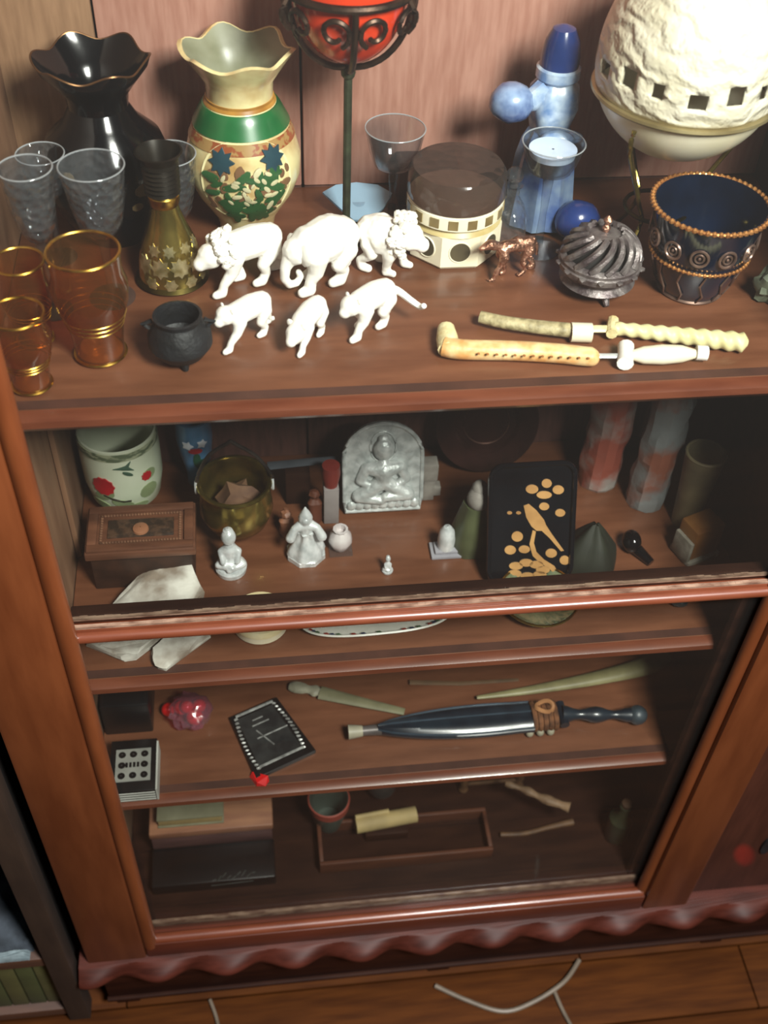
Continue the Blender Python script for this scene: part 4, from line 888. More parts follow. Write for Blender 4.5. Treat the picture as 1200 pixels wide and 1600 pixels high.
# little round vase on a clear stand
q = P(533, 868, z=z0); x, yy = q.x, q.y + .01; z1 = z0 + .004
e = root_at('miniature_vase', x, yy, z0, 'tiny round pearly vase with open mouth, right of the robed figurine', 'vase')
obj('body', B().lathe([(z0 + .0005, .006), (z0 + .006, .0095), (z0 + .014, .0125), (z0 + .022, .0108), (z0 + .027, .0065), (z0 + .030, .0078), (z0 + .0302, .0055), (z0 + .024, .005)], (x, yy), 28, lambda p, i, n: (.0003 * math.sin(10 * p), 0), cap0=True, cap1=True), M('pearl', '#cfc8c6', '#b3a8a8', rough=.25, coat=.4), e)
obj('stand', B().lathe([(z0 + .0002, .017), (z0 + .0022, .017)], (x, yy), 4, phase=PI / 4, cap0=True, cap1=True), m_clear_s, e, split=10)
# candle with a red tip and a stone cross
y = .225; a = P(517, 757, y); x = a.x
e = root_at('red_tipped_candle', x, y, z0, 'pale grey square candle with a red tip, left of the plaque', 'candle')
hw = S(12, a); obj('shaft', B().box((x - hw, y - hw, z0 + .0005), (x + hw, y + hw, a.z), .001), M('grey_wax', '#8a8280', '#766e6c', rough=.5), e)
zt = zrow(x, y, 727); obj('tip', B().lathe([(a.z, hw * .9), (lerp(a.z, zt, .6), hw * 1.25), (zt, hw * 1.15), (zt + .001, hw * .3)], (x, y), 20, cap0=True, cap1=True), M('dull_red', '#7e2a20', '#64201a', rough=.5), e, label='dull red tip')
y = .250; a = P(672, 722, y); x = a.x; m_st = M('pale_stone', '#8f8a82', '#76706a', rough=.7, scale=70)
e = root_at('stone_cross', x, y, z0, 'pale stone cross standing just right of the arched plaque', 'cross')
hw = S(9, a); zt = a.z; obj('post', B().box((x - hw, y - hw, z0 + .0005), (x + hw, y + hw, zt), .0008), m_st, e)
obj('arm', B().box((x - hw * 2.2, y - hw * .9, zrow(x, y, 770)), (x + hw * 2.2, y + hw * .9, zrow(x, y, 757)), .0008), m_st, e)
obj('head_block', B().box((x - hw * 1.4, y - hw * 1.3, zrow(x, y, 745)), (x + hw * 1.4, y + hw * 1.3, zt + .002), .0015), m_st, e)
# arched relief plaque
y0_ = .205; lean = Vector((0, .22, .975)); q = P(597, 797, y=y0_); zb0 = z0 + .0008
xq = P(597, 797, z=zb0).x; yq = P(597, 797, z=zb0).y
sc = depth((xq, yq, z0)) / F
Wd = 61 * sc; Ht = .130
E1, E2, E3 = Vector((1, 0, 0)), lean.normalized(), Vector((1, 0, 0)).cross(lean).normalized()  # E3 points to -y
o3 = Vector((xq, yq + .002, zb0 + .004))
vtop = 657
for _ in range(30):
    p_ = o3 + E2 * Ht; cam_v = 800 + F * (p_.x * _r[1] + (p_.y + DIST) * _f[1] - (p_.z - CZ) * _d[1]) / depth(p_)
    Ht *= 1 + (cam_v - vtop) / 140 * .5
    Ht = max(.04, min(.2, Ht))
arch = [(-Wd * .97, 0), (Wd * .97, 0), (Wd, Ht * .12), (Wd, Ht * .62)] + [(Wd * math.cos(t), Ht * .62 + Ht * .38 * math.sin(t)) for t in [PI * k / 16 for k in range(1, 16)]] + [(-Wd, Ht * .62), (-Wd, Ht * .12)]
e = root_at('arched_plaque', xq, yq, z0, 'arched silver relief plaque showing a seated haloed figure', 'plaque')
m_plq = M('plaque_silver', '#d3d6d4', '#a9aeac', rough=.4, metal=.35, scale=90, bump=.7, bscale=170)
sl = obj('slab', B().prism(arch, o3, E1, E2, E3, .006), m_plq, e, split=30)
rimp = [o3 + E1 * a_ * .98 + E2 * b_ + E3 * .0065 for a_, b_ in arch]
obj('raised_rim', B().tube(rimp, .0022, 8, closed=True), m_plq, e)
K = lambda a_, b_, c_: o3 + E1 * (a_ * Wd) + E2 * (b_ * Ht) + E3 * (.006 + c_)
skin('seated_figure', [(K(0, .36, .004), .0085), (K(0, .50, .0045), .0105), (K(0, .60, .003), .0055), (K(-.42, .52, .003), .0062), (K(-.58, .38, .003), .0052), (K(-.25, .30, .006), .0042), (K(.42, .52, .003), .0062), (K(.58, .38, .003), .0052), (K(.25, .30, .006), .0042), (K(-.62, .20, .004), .0075), (K(-.05, .15, .006), .0055), (K(.62, .20, .004), .0075), (K(.05, .19, .007), .0055)], [(0, 1), (1, 2), (1, 3), (3, 4), (4, 5), (1, 6), (6, 7), (7, 8), (0, 9), (9, 10), (0, 11), (11, 12)], m_plq, e, 0, 2)
obj('head', B().ball(K(0, .73, .005), (.0105, .008, .014), 3).ball(K(0, .84, .004), (.006, .005, .006), 2), m_plq, e)
obj('halo', B().tube([K(.32 * math.cos(t), .74 + .17 * math.sin(t), .0005) for t in [2 * PI * k / 28 for k in range(28)]], .0014, 6, closed=True), m_plq, e)
for k in range(9): obj('lotus_petal', B().ball(K(-.8 + k * .2, .07, .002), (.0052, .003, .0065), 2), m_plq, e)
# block below the plaque
ps = P(597, 870, z=z0)
# bell jar on a white base
q = P(699, 880, z=z0); r = S(24, q); x, yy = q.x, q.y + r
e = root_at('bell_jar', x, yy, z0, 'small silver dome in glass on a stepped white base, left of the black tray', 'ornament')
obj('base', B().box((x - r, yy - r * .7, z0 + .0004), (x + r, yy + r * .7, z0 + .0045), .001), M('pale_base', '#9c9aa0', '#85838a', rough=.4), e)
obj('step', B().box((x - r * .75, yy - r * .5, z0 + .0045), (x + r * .75, yy + r * .5, z0 + .0085), .001), M('pale_base', ''), e)
obj('dome', B().lathe([(z0 + .0086, r * .55), (z0 + .020, r * .58), (z0 + .032, r * .48), (z0 + .038, r * .25), (z0 + .0395, .0005)], (x, yy), 28, cap0=True), m_silver, e)
# white headed green figure behind the tray
q = P(742, 885, z=z0); x, yy = q.x, q.y + .03
e = root_at('jade_figurine', x, yy, z0, 'standing figurine with white head and dark green robe, behind the black tray', 'figurine')
R_ = .017; zt = zrow(x, yy, 762)
obj('robe', B().lathe([(z0 + .0005, R_ * 1.25), (z0 + .02, R_ * 1.3), (lerp(z0, zt, .5), R_ * 1.0), (lerp(z0, zt, .75), R_ * .7)], (x, yy), 28, lambda p, i, n: (.001 * math.sin(5 * p), 0), cap0=True, cap1=True), M('jade', '#4d5236', '#363c26', rough=.5, scale=30), e)
obj('head', B().ball((x + .002, yy - .002, lerp(z0, zt, .84)), (.012, .012, .014), 3), M('pale_stone', ''), e)
obj('hood', B().ball((x + .003, yy + .002, lerp(z0, zt, .93)), (.009, .011, .012), 2, .1), M('pale_stone', ''), e)
# black lacquer tray leaning back
qb, qt = P(826, 912, z=z0 + .001), None
x = qb.x; yb = qb.y; el = Vector((0, .42, .91)).normalized(); e3 = Vector((1, 0, 0)).cross(el).normalized()
wL = S(66, qb)
Ht = .10
for _ in range(40):
    p_ = qb + el * Ht; cv = 800 + F * (p_.x * _r[1] + (p_.y + DIST) * _f[1] - (p_.z - CZ) * _d[1]) / depth(p_); Ht *= 1 + (cv - 728) / 180 * .5
e = root_at('lacquer_tray', x, yb, z0, 'upright black lacquer tray with rounded corners and gold bird decoration', 'tray')
def rr_poly(w, h, r, n=6, ox=0, oy=0):
    out = []
    for cx, cy, a0 in ((w - r, r, -PI / 2), (w - r, h - r, 0), (-w + r, h - r, PI / 2), (-w + r, r, PI)):
        for k in range(n + 1): t = a0 + PI / 2 * k / n; out.append((ox + cx + r * math.cos(t), oy + cy + r * math.sin(t)))
    return out
o4 = Vector((qb.x, qb.y + .003, z0 + .004)); EX = Vector((1, 0, 0))
m_lac = M('black_lacquer', '#0c0f14', '#08090d', rough=.16, scale=20, coat=.5)
obj('panel', B().prism(rr_poly(wL, Ht, .014), o4, EX, el, e3, .003), m_lac, e)
obj('raised_rim', B().tube([o4 + EX * a_ + el * b_ + e3 * .005 for a_, b_ in rr_poly(wL * .985, Ht * .985, .014, 6, 0, Ht * .007)], .0026, 8, closed=True), m_lac, e)
m_gold = M('gold_paint', '#c2935a', '#9c7040', rough=.5, metal=.2)
def T(u, v):   # point of the tray plane under a pixel
    p = Vector((u - 600., v - 800., F)); dr = Vector((p.dot(_r), p.dot(_f), -p.dot(_d))); C0 = Vector((0, -DIST, CZ)); t = (o4 + e3 * .003 - C0).dot(e3) / dr.dot(e3); h_ = C0 + dr * t - (o4 + e3 * .003); return (h_.dot(EX), h_.dot(el))
def tp(name, polys, label=None):
    for pl in polys: obj(name, B().prism([T(*p) for p in pl], o4 + e3 * .0029, EX, el, e3, .0009), m_gold, e, smooth=False)
def epx(u, v, a_, b_=None, n=14): return [(u + a_ * math.cos(t), v + (b_ or a_) * math.sin(t)) for t in [2 * PI * k / n for k in range(n)]]
tp('gold_blossom', [epx(854, 755, 8, 7), epx(831, 764, 10, 7), epx(850, 773, 12, 6), epx(872, 765, 9, 7), epx(850, 791, 8, 6), epx(875, 801, 8, 6), epx(808, 838, 9, 8), epx(797, 859, 9, 7), epx(819, 858, 9, 6), epx(861, 864, 9, 7), epx(882, 875, 8, 7), epx(796, 801, 4, 2.5), epx(810, 801, 4, 2.5)])
tp('gold_bird', [[(818, 790), (826, 787), (838, 797), (850, 812), (853, 820), (862, 834), (881, 860), (876, 861), (858, 840), (846, 829), (838, 829), (830, 822), (822, 808)]])
tp('gold_branch', [[(832, 828), (837, 830), (834, 848), (838, 862), (850, 874), (866, 884), (873, 896), (869, 899), (858, 888), (842, 878), (832, 868), (827, 850)]])
tp('gold_petal', [epx(u, v, 11, 6) for u, v in ((806, 884), (822, 879), (838, 882), (848, 890), (804, 896), (843, 898), (824, 900))])
# green leaf shaped thing right of the tray
q = P(935, 905, z=z0); x, yy = q.x, q.y + .03
single('green_cone', B().lathe([(z0 + .0005, .031), (z0 + .012, .029), (z0 + .035, .014), (z0 + .052, .002)], (x - .004, yy), 30, lambda p, i, n: (.002 * math.sin(4 * p), 0), cap0=True), M('olive_stone', '#24281e', '#1a1d15', rough=.6, scale=30), (x, yy, z0), 'dark olive green cone shaped stone right of the black tray', 'stone')
# black bulb
q = P(988, 872, z=z0); single('black_bulb', B().ball((q.x, q.y + .012, z0 + .013), (.010, .013, .012), 3).tube([(q.x + .004, q.y + .006, z0 + .008), (q.x + .016, q.y - .012, z0 + .0045)], lambda t: .0065 - .002 * t, 10), m_black, (q.x, q.y, z0), 'shiny black bulb shaped ornament near the pink stone pillars', 'ornament')
# pink stone pillars
def pillar(u, v, yy, wpx, label, cols, hw=1.0):
    q = P(u, v, yy); x = q.x; zb_ = z0; r = S(wpx / 2, q); e = root_at('stone_pillar', x, yy, z0, label, 'pillar', 'pink and grey stone pillars')
    zt = Z1 - .045; n = 26; rnp = random.Random(u)
    pr_ = [(z0 + .0005, r * .95)] + [(lerp(z0 + .004, zt, k / n), r * (1 + .10 * noise.noise(Vector((k * .9, u, 0))))) for k in range(n + 1)]
    b = B().lathe(pr_, (x, yy), 14, lambda p, i, m_: (r * .16 * noise.noise(Vector((math.cos(p) * 1.5, math.sin(p) * 1.5, i * .55 + u))), 0), cap0=True, cap1=True)
    obj('column', b, cols, e, split=18)
    return e
m_pk = M('pink_agate', '#8a4638', '#8c8782', rough=.35, scale=22, bump=.7, bscale=60, coat=.3, lo=.45, hi=.62)
m_pk2 = M('grey_agate', '#86503e', '#7c8080', rough=.35, scale=18, bump=.7, bscale=60, coat=.3, lo=.36, hi=.5)
pillar(936, 735, .262, 64, 'pink stone pillar, the left of the pair at the back right', m_pk)
pillar(1012, 765, .225, 60, 'greyish stone pillar, the right of the pair at the back right', m_pk2)
# horn cup and wooden block
y = .19; a = P(1104, 708, y); x, zt = a.x, a.z; r = S(32, a)
e = root_at('horn_cup', x, y, z0, 'tall olive beige horn beaker in the shadow at the right', 'cup')
obj('beaker', B().lathe([(z0 + .0005, r * .66), (lerp(z0, zt, .5), r * .8), (zt, r), (zt + .0005, r * .88), (lerp(z0, zt, .5), r * .68)], (x, y), 32, cap0=True, cap1=True), M('dull_horn', '#86795a', '#5c5440', rough=.5, scale=25), e)
obj('lip', B().tube(circ((x, y, zt), r * .95, 32), .0016, 6, closed=True), M('dull_horn', ''), e)
q = P(1092, 885, z=z0); x, yy = q.x, q.y + .018
e = root_at('amber_block', x, yy, z0, 'honey brown stone block on a chipped white base, far right', 'ornament')
rot = Matrix.Translation((x, yy, 0)) @ Matrix.Rotation(.35, 4, 'Z') @ Matrix.Translation((-x, -yy, 0))
obj('block', B().box((x - .017, yy - .012, z0 + .007), (x + .020, yy + .016, z0 + .048), .003, rot), M('honey_stone', '#7a4c22', '#9a6c3c', rough=.4, scale=25), e)
obj('base', B().box((x - .019, yy - .014, z0 + .0004), (x + .022, yy + .018, z0 + .0068), .0012, rot), M('chipped_white', '#a8a294', '#7e776a', rough=.7, scale=80), e)
obj('side_slab', B().box((x - .0215, yy - .012, z0 + .007), (x - .0172, yy + .014, z0 + .034), .001, rot), M('chipped_white', ''), e)
# round dark plate leaning on the back
q = P(760, 610, y=.318); rP = S(82, q)
e = root_at('dark_plate', q.x, .30, z0, 'large round dark polished plate leaning on the back board of the second shelf', 'plate')
rP = .0; zp = zrow(q.x, .29, 708); rP = min(.062, S(82, q)); 
nrm = Vector((0, -.96, .28)); ux = Vector((1, 0, 0)); uy = nrm.cross(ux).normalized(); uy = -uy if uy.z < 0 else uy
for nm_, pr_, mm in (('disc', [(0.001, .0), (rP * .6, .0), (rP * .66, .004), (rP, .008), (rP, .011), (rP * .64, .0075), (rP * .58, .0035), (.001, .0035)], M('dark_copper', '#4a2c26', '#2e1c18', rough=.25, metal=.5, scale=20)),):
    b = B(); c3 = Vector((q.x, .304, z0 + rP * .965 + .0035)); rings = []
    for r_, hh_ in pr_: rings.append([b.bm.verts.new(c3 + ux * r_ * math.cos(2 * PI * k / 56) + uy * r_ * math.sin(2 * PI * k / 56) + nrm * hh_) for k in range(56)])
    for i in range(len(rings) - 1):
        for k in range(56): b.bm.faces.new((rings[i][k], rings[i][(k + 1) % 56], rings[i + 1][(k + 1) % 56], rings[i + 1][k]))
    obj(nm_, b, mm, e)
obj('engraved_ring', B().tube([c3 + (ux * math.cos(t) + uy * math.sin(t)) * rP * .45 + nrm * .0038 for t in [2 * PI * k / 40 for k in range(40)]], .0008, 5, closed=True), M('dark_ring', '#6a4a3c', '#4a3028', rough=.3, metal=.5), e)
# blue grey knife at the back
A_, B_ = P(420, 728, y=.24), P(525, 716, y=.27)
e = root_at('grey_knife', A_.x, .26, z0, 'grey blue flat knife blade resting behind the brass pot', 'knife')
zk = P(470, 723, z=z0 + .05); k0, k1 = P(418, 728, z=z0 + .052), P(530, 717, z=z0 + .052)
obj('blade', B().tube([k0, k1], lambda t: .0062 - .001 * t, 4, flat=.3), M('blue_steel', '#6a7078', '#50565e', rough=.35, metal=.5), e)
obj('handle', B().tube([k1, k1 + (k1 - k0) * .5], .0045, 8), m_dark, e)
obj('rest', B().box((k0.x + .018, k0.y - .008, z0 + .0004), (k0.x + .044, k0.y + .014, z0 + .045), .001), m_dark, e, label='dark block carrying the blade')
# small brown carved figure and orange one
for u, v, hh_, lab, c1 in ((448, 832, .034, 'small orange brown carved figurine left of the robed silver one', '#8a5a42'), (492, 812, .046, 'small reddish brown wooden figurine behind the robed silver one', '#5a3020')):
    q = P(u, v, z=z0); e = root_at('carved_figurine', q.x, q.y, z0, lab, 'figurine', 'little brown carvings'); mm = M('carving_' + c1[1:], c1, rough=.5, scale=60)
    obj('body', B().lathe([(z0 + .0005, .008), (z0 + .003, .0085), (z0 + hh_ * .4, .007), (z0 + hh_ * .62, .0075), (z0 + hh_ * .72, .004)], (q.x, q.y), 18, lambda p, i, n: (.001 * math.sin(3 * p + i), 0), cap0=True, cap1=True), mm, e)
    obj('head', B().ball((q.x, q.y, z0 + hh_ * .85), .0056, 2, .4), mm, e)
# cream round box, oval dish, green bowl under the crossbar
q = P(409, 1010, z=z0); x, yy = q.x, q.y + S(45, q); r = S(45, q)
e = root_at('round_cream_box', x, yy, z0, 'low round cream lidded box straddling the crossbar in view', 'box')
obj('body', B().lathe([(z0 + .0005, r * .93), (z0 + .002, r * .97), (z0 + .010, r * .97)], (x, yy), 44, cap0=True, cap1=True), m_ivory, e)
obj('lid', B().lathe([(z0 + .0102, r), (z0 + .015, r), (z0 + .0175, r * .95), (z0 + .018, .001)], (x, yy), 44, cap0=True), M('cream_lid', '#e9dcb8', '#dccb9c', rough=.4, coat=.2), e)
A_, B_ = P(470, 985, z=z0 + .006), P(705, 962, z=z0 + .006); cc = (A_ + B_) / 2; cc.y += .009; L2 = (B_ - A_).length / 2; ang = math.atan2(B_.y - A_.y, B_.x - A_.x)
e = root_at('oval_dish', cc.x, cc.y, z0, 'long white oval dish with painted red and dark blue dots', 'dish')
def oval(a_, b_, z, n=56): return [Vector((cc.x, cc.y, z)) + Matrix.Rotation(ang, 3, 'Z') @ Vector((a_ * (abs(math.cos(t)) ** .7) * (1 if math.cos(t) > 0 else -1), b_ * (abs(math.sin(t)) ** .8) * (1 if math.sin(t) > 0 else -1), 0)) for t in [2 * PI * k / n for k in range(n)]]
b = B(); rs = [[b.bm.verts.new(p) for p in oval(*t)] for t in ((L2 * .86, .017, z0 + .0006), (L2 * .96, .023, z0 + .004), (L2 * 1.02, .027, z0 + .0105), (L2 * 1.0, .0255, z0 + .0115), (L2 * .9, .019, z0 + .0050), (L2 * .8, .014, z0 + .0042))]
for i in range(len(rs) - 1):
    for k in range(56): b.bm.faces.new((rs[i][k], rs[i][(k + 1) % 56], rs[i + 1][(k + 1) % 56], rs[i + 1][k]))
b.bm.faces.new(rs[0]); b.bm.faces.new(rs[-1]); obj('dish', b, M('white_glaze', '#dcdad0', '#cccabf', rough=.25, coat=.4), e)
for nm_, c_, off in (('red_dot', '#8a2c20', 0), ('blue_dot', '#1c2c4a', 1), ('green_dot', '#3c5a3a', 2)):
    b = B(); pp = oval(L2 * .955, .0225, z0 + .0082)
    for k in range(28 + off, 56, 4): 
        p = pp[k % 56]; b.ball(p, (.0032, .0022, .0012), 1)
    obj(nm_, b, M(nm_ + '_paint', c_, rough=.4), e, kind='stuff')
q = P(850, 985, z=z0); r = S(66, q); x, yy = q.x, q.y + r * .8
e = root_at('green_glass_bowl', x, yy, z0, 'shallow ribbed green glass bowl under the crossbar', 'bowl')
m_gb = M('ribbed_green', '#7c8264', '#4d5a42', rough=.25, coat=.4, scale=60)
obj('bowl', B().lathe([(z0 + .0005, r * .5), (z0 + .003, r * .62), (z0 + .008, r * .85), (z0 + .014, r * .96), (z0 + .0145, r * .90), (z0 + .007, r * .68), (z0 + .005, r * .3)], (x, yy), 72, lambda p, i, n: (.0009 * math.sin(24 * p + i * 1.2), 0), cap0=True, cap1=True), m_gb, e)
obj('rim', B().tube(circ((x, yy, z0 + .0148), r * .95, 60), .0014, 6, closed=True), m_gilt, e)
obj('foot_ring', B().tube(circ((x, yy, z0 + .002), r * .6, 48), .0016, 6, closed=True), m_gb, e)
q = P(1062, 950, z=z0); single('teal_bead', B().ball((q.x, q.y + .004, z0 + .0062), (.0085, .0075, .006), 2, .3), M('dark_teal', '#26363a', '#182022', rough=.3), (q.x, q.y, z0), 'small dark teal bead near the right end of the second shelf', 'bead')
# ================================================================ THIRD SHELF
z0 = Z3
m_glb = M('black_plastic', '#0d0f12', '#08090b', rough=.35, scale=30)
# dark case at the back left
p0, p1 = P(162, 1150, z=z0), P(240, 1148, z=z0)
single('black_case', B().box((XL + .004, p0.y, z0 + .0004), (p1.x, p0.y + .075, z0 + .055), .002), m_glb, (p0.x, p0.y, z0), 'plain black box behind the domino patterned box, third shelf', 'box')
# patterned box
zt = z0 + .022; a0, a1, a2, a3 = P(184, 1238, z=zt), P(243, 1235, z=zt), P(252, 1152, z=zt), P(178, 1156, z=zt)
X0, X1, Y0_, Y1_ = a0.x - .004, a1.x, a0.y, a2.y
X0 = max(a0.x - .010, XL + .006); 
e = root_at('patterned_box', (X0 + X1) / 2, (Y0_ + Y1_) / 2, z0, 'black topped box with white dotted panel and white striped edges', 'box')
obj('body', B().box((X0, Y0_, z0 + .0004), (X1, Y1_, zt - .0006), .0008), m_glb, e)
obj('top_panel', B().box((X0 + .006, Y0_ + .012, zt - .0006), (X1 - .006, Y1_ - .012, zt + .0002)), M('panel_white', '#8e8e88', '#7a7a74', rough=.5), e, smooth=False, label='white panel on the black top')
b = B(); cx, cy = (X0 + X1) / 2, (Y0_ + Y1_) / 2
wX, wY = (X1 - X0) / 2 - .008, (Y1_ - Y0_) / 2 - .014
for i in range(3):
    for j in range(3):
        if (i, j) == (1, 1): continue
        b.lathe([(zt + .0002, .0040), (zt + .0007, .0038), (zt + .0008, .0004)], (cx + (i - 1) * wX * .72, cy + (j - 1) * wY * .72), 14)
for t in range(4): b.box((cx - .008 + .004 * t, cy - .003, zt + .0002), (cx - .0055 + .004 * t, cy + .003, zt + .0006))
obj('black_dots', b, m_glb, e, kind='stuff', smooth=False)
m_wline = M('white_edge', '#b9b9b2', '#a5a59e', rough=.6)
for k in range(4): obj('edge_line', B().box((X0 + .002, Y0_ - .0008, z0 + .003 + k * .0045), (X1 - .001, Y0_ + .0004, z0 + .0045 + k * .0045)), m_wline, e, smooth=False)
obj('side_edge', B().box((X1 - .0003, Y0_, z0 + .0008), (X1 + .0016, Y1_ - .004, zt)), m_wline, e, smooth=False, label='white right side')
# red wrapped sweets
q = P(300, 1145, z=z0); x, yy = q.x, q.y + .018
e = root_at('sweet_bag', x, yy, z0, 'clear pinkish bag of shiny red round sweets, third shelf', 'bag')
bag = B().ball((x, yy, z0 + .0175), (.0245, .021, .0172), 3, .3, 14)
obj('wrapper', bag, G('pink_film', '#f0b8c6', haze=.14, hazecol='#c08898', rough=.12, boost=2.5, bump=.5, bscale=60), e)
for i, (dx, dy, dz, r) in enumerate(((-.011, .008, .013, .0085), (.004, -.006, .013, .0095), (.009, .008, .014, .008), (-.004, .002, .0225, .0075))):
    single('red_sweet', B().ball((x + dx, yy + dy, z0 + dz), (r, r, r * .92), 3), m_scarlet, (x + dx, yy + dy, z0 + dz - r), ['round red sweet at the back left of the clear bag', 'largest round red sweet at the front of the clear bag', 'round red sweet at the right of the clear bag', 'round red sweet on top inside the clear bag'][i], 'sweet', 'red sweets in the bag')
q = P(268, 1110, z=z0 + .012); single('red_sweet', B().ball((q.x - .004, q.y + .004, z0 + .0082), .008, 3), m_scarlet, (q.x, q.y, z0), 'round red sweet lying outside the bag on its left', 'sweet', 'red sweets in the bag')
# black and silver tablet
c4 = [P(358, 1120, z=z0 + .007), P(432, 1088, z=z0 + .007), P(494, 1172, z=z0 + .007), P(400, 1216, z=z0 + .007)]
cen = sum(c4, Vector()) / 4
e = root_at('framed_plaque', cen.x, cen.y, z0, 'black rectangular plaque with scalloped silver frame lying tilted on the third shelf', 'plaque')
def quad_pt(s, t): return c4[0].lerp(c4[1], s).lerp(c4[3].lerp(c4[2], s), t)
def slab(ss, tt, za, zb_): 
    b = B(); pts = [quad_pt(ss[0], tt[0]), quad_pt(ss[1], tt[0]), quad_pt(ss[1], tt[1]), quad_pt(ss[0], tt[1])]
    lo = [b.bm.verts.new((p.x, p.y, za)) for p in pts]; hi = [b.bm.verts.new((p.x, p.y, zb_)) for p in pts]
    b.bm.faces.new(lo); b.bm.faces.new(hi)
    for i in range(4): b.bm.faces.new((lo[i], lo[(i + 1) % 4], hi[(i + 1) % 4], hi[i]))
    bmesh.ops.bevel(b.bm, geom=list(b.bm.edges), offset=.0008, segments=1, affect='EDGES'); return b
obj('base_plate', slab((-.0, 1.0), (0, 1), z0 + .0004, z0 + .0065), m_glb, e)
obj('inner_panel', slab((.10, .84), (.10, .88), z0 + .0066, z0 + .0095), M('gunmetal', '#3c3e3e', '#26282a', rough=.4, metal=.4, scale=60, bump=.4), e)
m_sd = M('worn_silver', '#cfcfcb', '#8a8a88', rough=.4, metal=.6, scale=120, bump=.5)
b = B()
for s_ in (.09, .86):
    for k in range(14):
        p = quad_pt(s_ + .05 * math.sin(k / 13 * PI) * (-1 if s_ < .5 else 1), lerp(.1, .9, k / 13)); b.ball((p.x, p.y, z0 + .0095), (.0028, .0017, .0014), 1, .5)
obj('scallop_edge', b, m_sd, e, kind='stuff')
for t in (.07, .90):
    p, q2 = quad_pt(.10, t), quad_pt(.86, t); p.z = q2.z = z0 + .0105; obj('silver_bar', B().tube([p, q2], .0016, 6), m_sd, e)
for s0, s1, t in ((.30, .62, .30), (.28, .84, .50), (.35, .55, .22)):
    p, q2 = quad_pt(s0, t), quad_pt(s1, t); p.z = q2.z = z0 + .0098; obj('inner_ridge', B().tube([p, q2], .0008, 6), m_sd, e)
p, q2 = quad_pt(.33, .38), quad_pt(.48, .68); p.z = q2.z = z0 + .0098
obj('inner_ridge', B().tube([p, q2], .0008, 6), m_sd, e)
q = P(406, 1219, z=z0 + .004); single('red_clip', B().hull([Vector((q.x + a_, q.y + b_, z0 + c_)) for a_, b_, c_ in ((-.011, .007, .0006), (-.008, .010, .006), (.010, .000, .0006), (.009, .003, .007), (-.004, -.005, .0006), (-.003, -.004, .006), (.006, -.006, .0006), (.004, .007, .001))]), m_scarlet, (q.x, q.y, z0), 'small bright red plastic clip at the front corner of the tilted plaque', 'clip', smooth=False)
# letter opener
zz = z0 + .006; L4 = [P(452, 1072, z=zz), P(486, 1078, z=zz), P(500, 1082, z=zz), P(560, 1096, z=zz), P(632, 1112, z=zz)]
e = root_at('bone_letter_opener', L4[2].x, L4[2].y, z0, 'flat dull bone letter opener with jagged handle end, behind the black sword', 'letter opener')
obj('blade', B().tube(L4[2:], lambda t: .0092 - .0045 * t, 10, flat=.35), M('dull_bone', '#7d7a5e', '#6a674e', rough=.55, scale=40), e)
obj('handle', B().tube(smooth_path(L4[:3], 6), lambda t: .0045 + .0035 * abs(math.sin(t * 7)), 10, flat=.6), M('grey_bone', '#a09c88', '#7d7a68', rough=.5, scale=80), e)
# long horn sheath at the back
zz = z0 + .008; H4 = [P(745, 1090, z=zz), P(830, 1078, z=zz), P(930, 1060, z=zz), P(1010, 1040, z=zz), P(1035, 1020, z=zz)]
single('horn_sheath', B().tube(smooth_path(H4, 5), lambda t: .0022 + .011 * min(1, t * 1.25), 12, flat=.6), M('yellow_horn', '#6e6848', '#8c8660', rough=.45, scale=25), H4[2], 'long tapering yellowish horn sheath behind the sword hilt', 'sheath')
s1_ = [P(640, 1066, z=z0 + .004), P(720, 1068, z=z0 + .004), P(810, 1062, z=z0 + .004)]
single('thin_wooden_stick', B().tube(s1_, lambda t: .0034 - .0012 * t, 8, flat=.6), M('stick_brown', '#6a5038', '#54402c', rough=.6), s1_[1], 'thin brown stick lying far back on the third shelf', 'stick')
# sword with leaf shaped sheath
zz = z0 + .0145
S5 = [P(u, v, z=zz) for u, v in ((590, 1140), (650, 1135), (720, 1128), (780, 1124), (830, 1120))]
e = root_at('ceremonial_dagger', S5[2].x, S5[2].y, z0, 'long dark blue dagger in a leaf shaped ridged sheath with bone tip', 'dagger')
dr_ = (S5[-1] - S5[0]); Ls = dr_.length; dr_.normalize(); sd = dr_.cross(Vector((0, 0, 1))).normalized()
m_ds = M('dark_blue_leather', '#131c26', '#1c2832', rough=.35, scale=50, coat=.3)
b = B(); rings = []
for i in range(41):
    t = i / 40; wd = .0035 + .0175 * math.sin(min(1, t * 1.12) ** .8 * PI * .62) ** .9; c0 = S5[0] + dr_ * (Ls * t); ring = []
    for k in range(24):
        an = 2 * PI * k / 24; ring.append(b.bm.verts.new(c0 + sd * wd * math.cos(an) + Vector((0, 0, 1)) * .0085 * (math.sin(an) * (1 + .12 * math.cos(6 * an)))))
    rings.append(ring)
for i in range(40):
    for k in range(24): b.bm.faces.new((rings[i][k], rings[i + 1][k], rings[i + 1][(k + 1) % 24], rings[i][(k + 1) % 24]))
b.bm.faces.new(rings[0]); b.bm.faces.new(rings[-1])
obj('sheath', b, m_ds, e)
m_rib = M('steel_blue_ridge', '#465664', '#33424e', rough=.3, metal=.3)
for off in (-.92, -.1, .88):
    pts = []
    for i in range(13):
        t = i / 12; wd = .0035 + .0175 * math.sin(min(1, t * 1.12) ** .8 * PI * .62) ** .9; pts.append(S5[0] + dr_ * (Ls * t) + sd * wd * off + Vector((0, 0, .0086 * math.sqrt(max(.0, 1 - off * off)) + .0003)))
    obj('ridge', B().tube(pts, .0011, 6), m_rib, e)
tipm = M('bone_tip', '#b0a890', '#8f8a78', rough=.5)
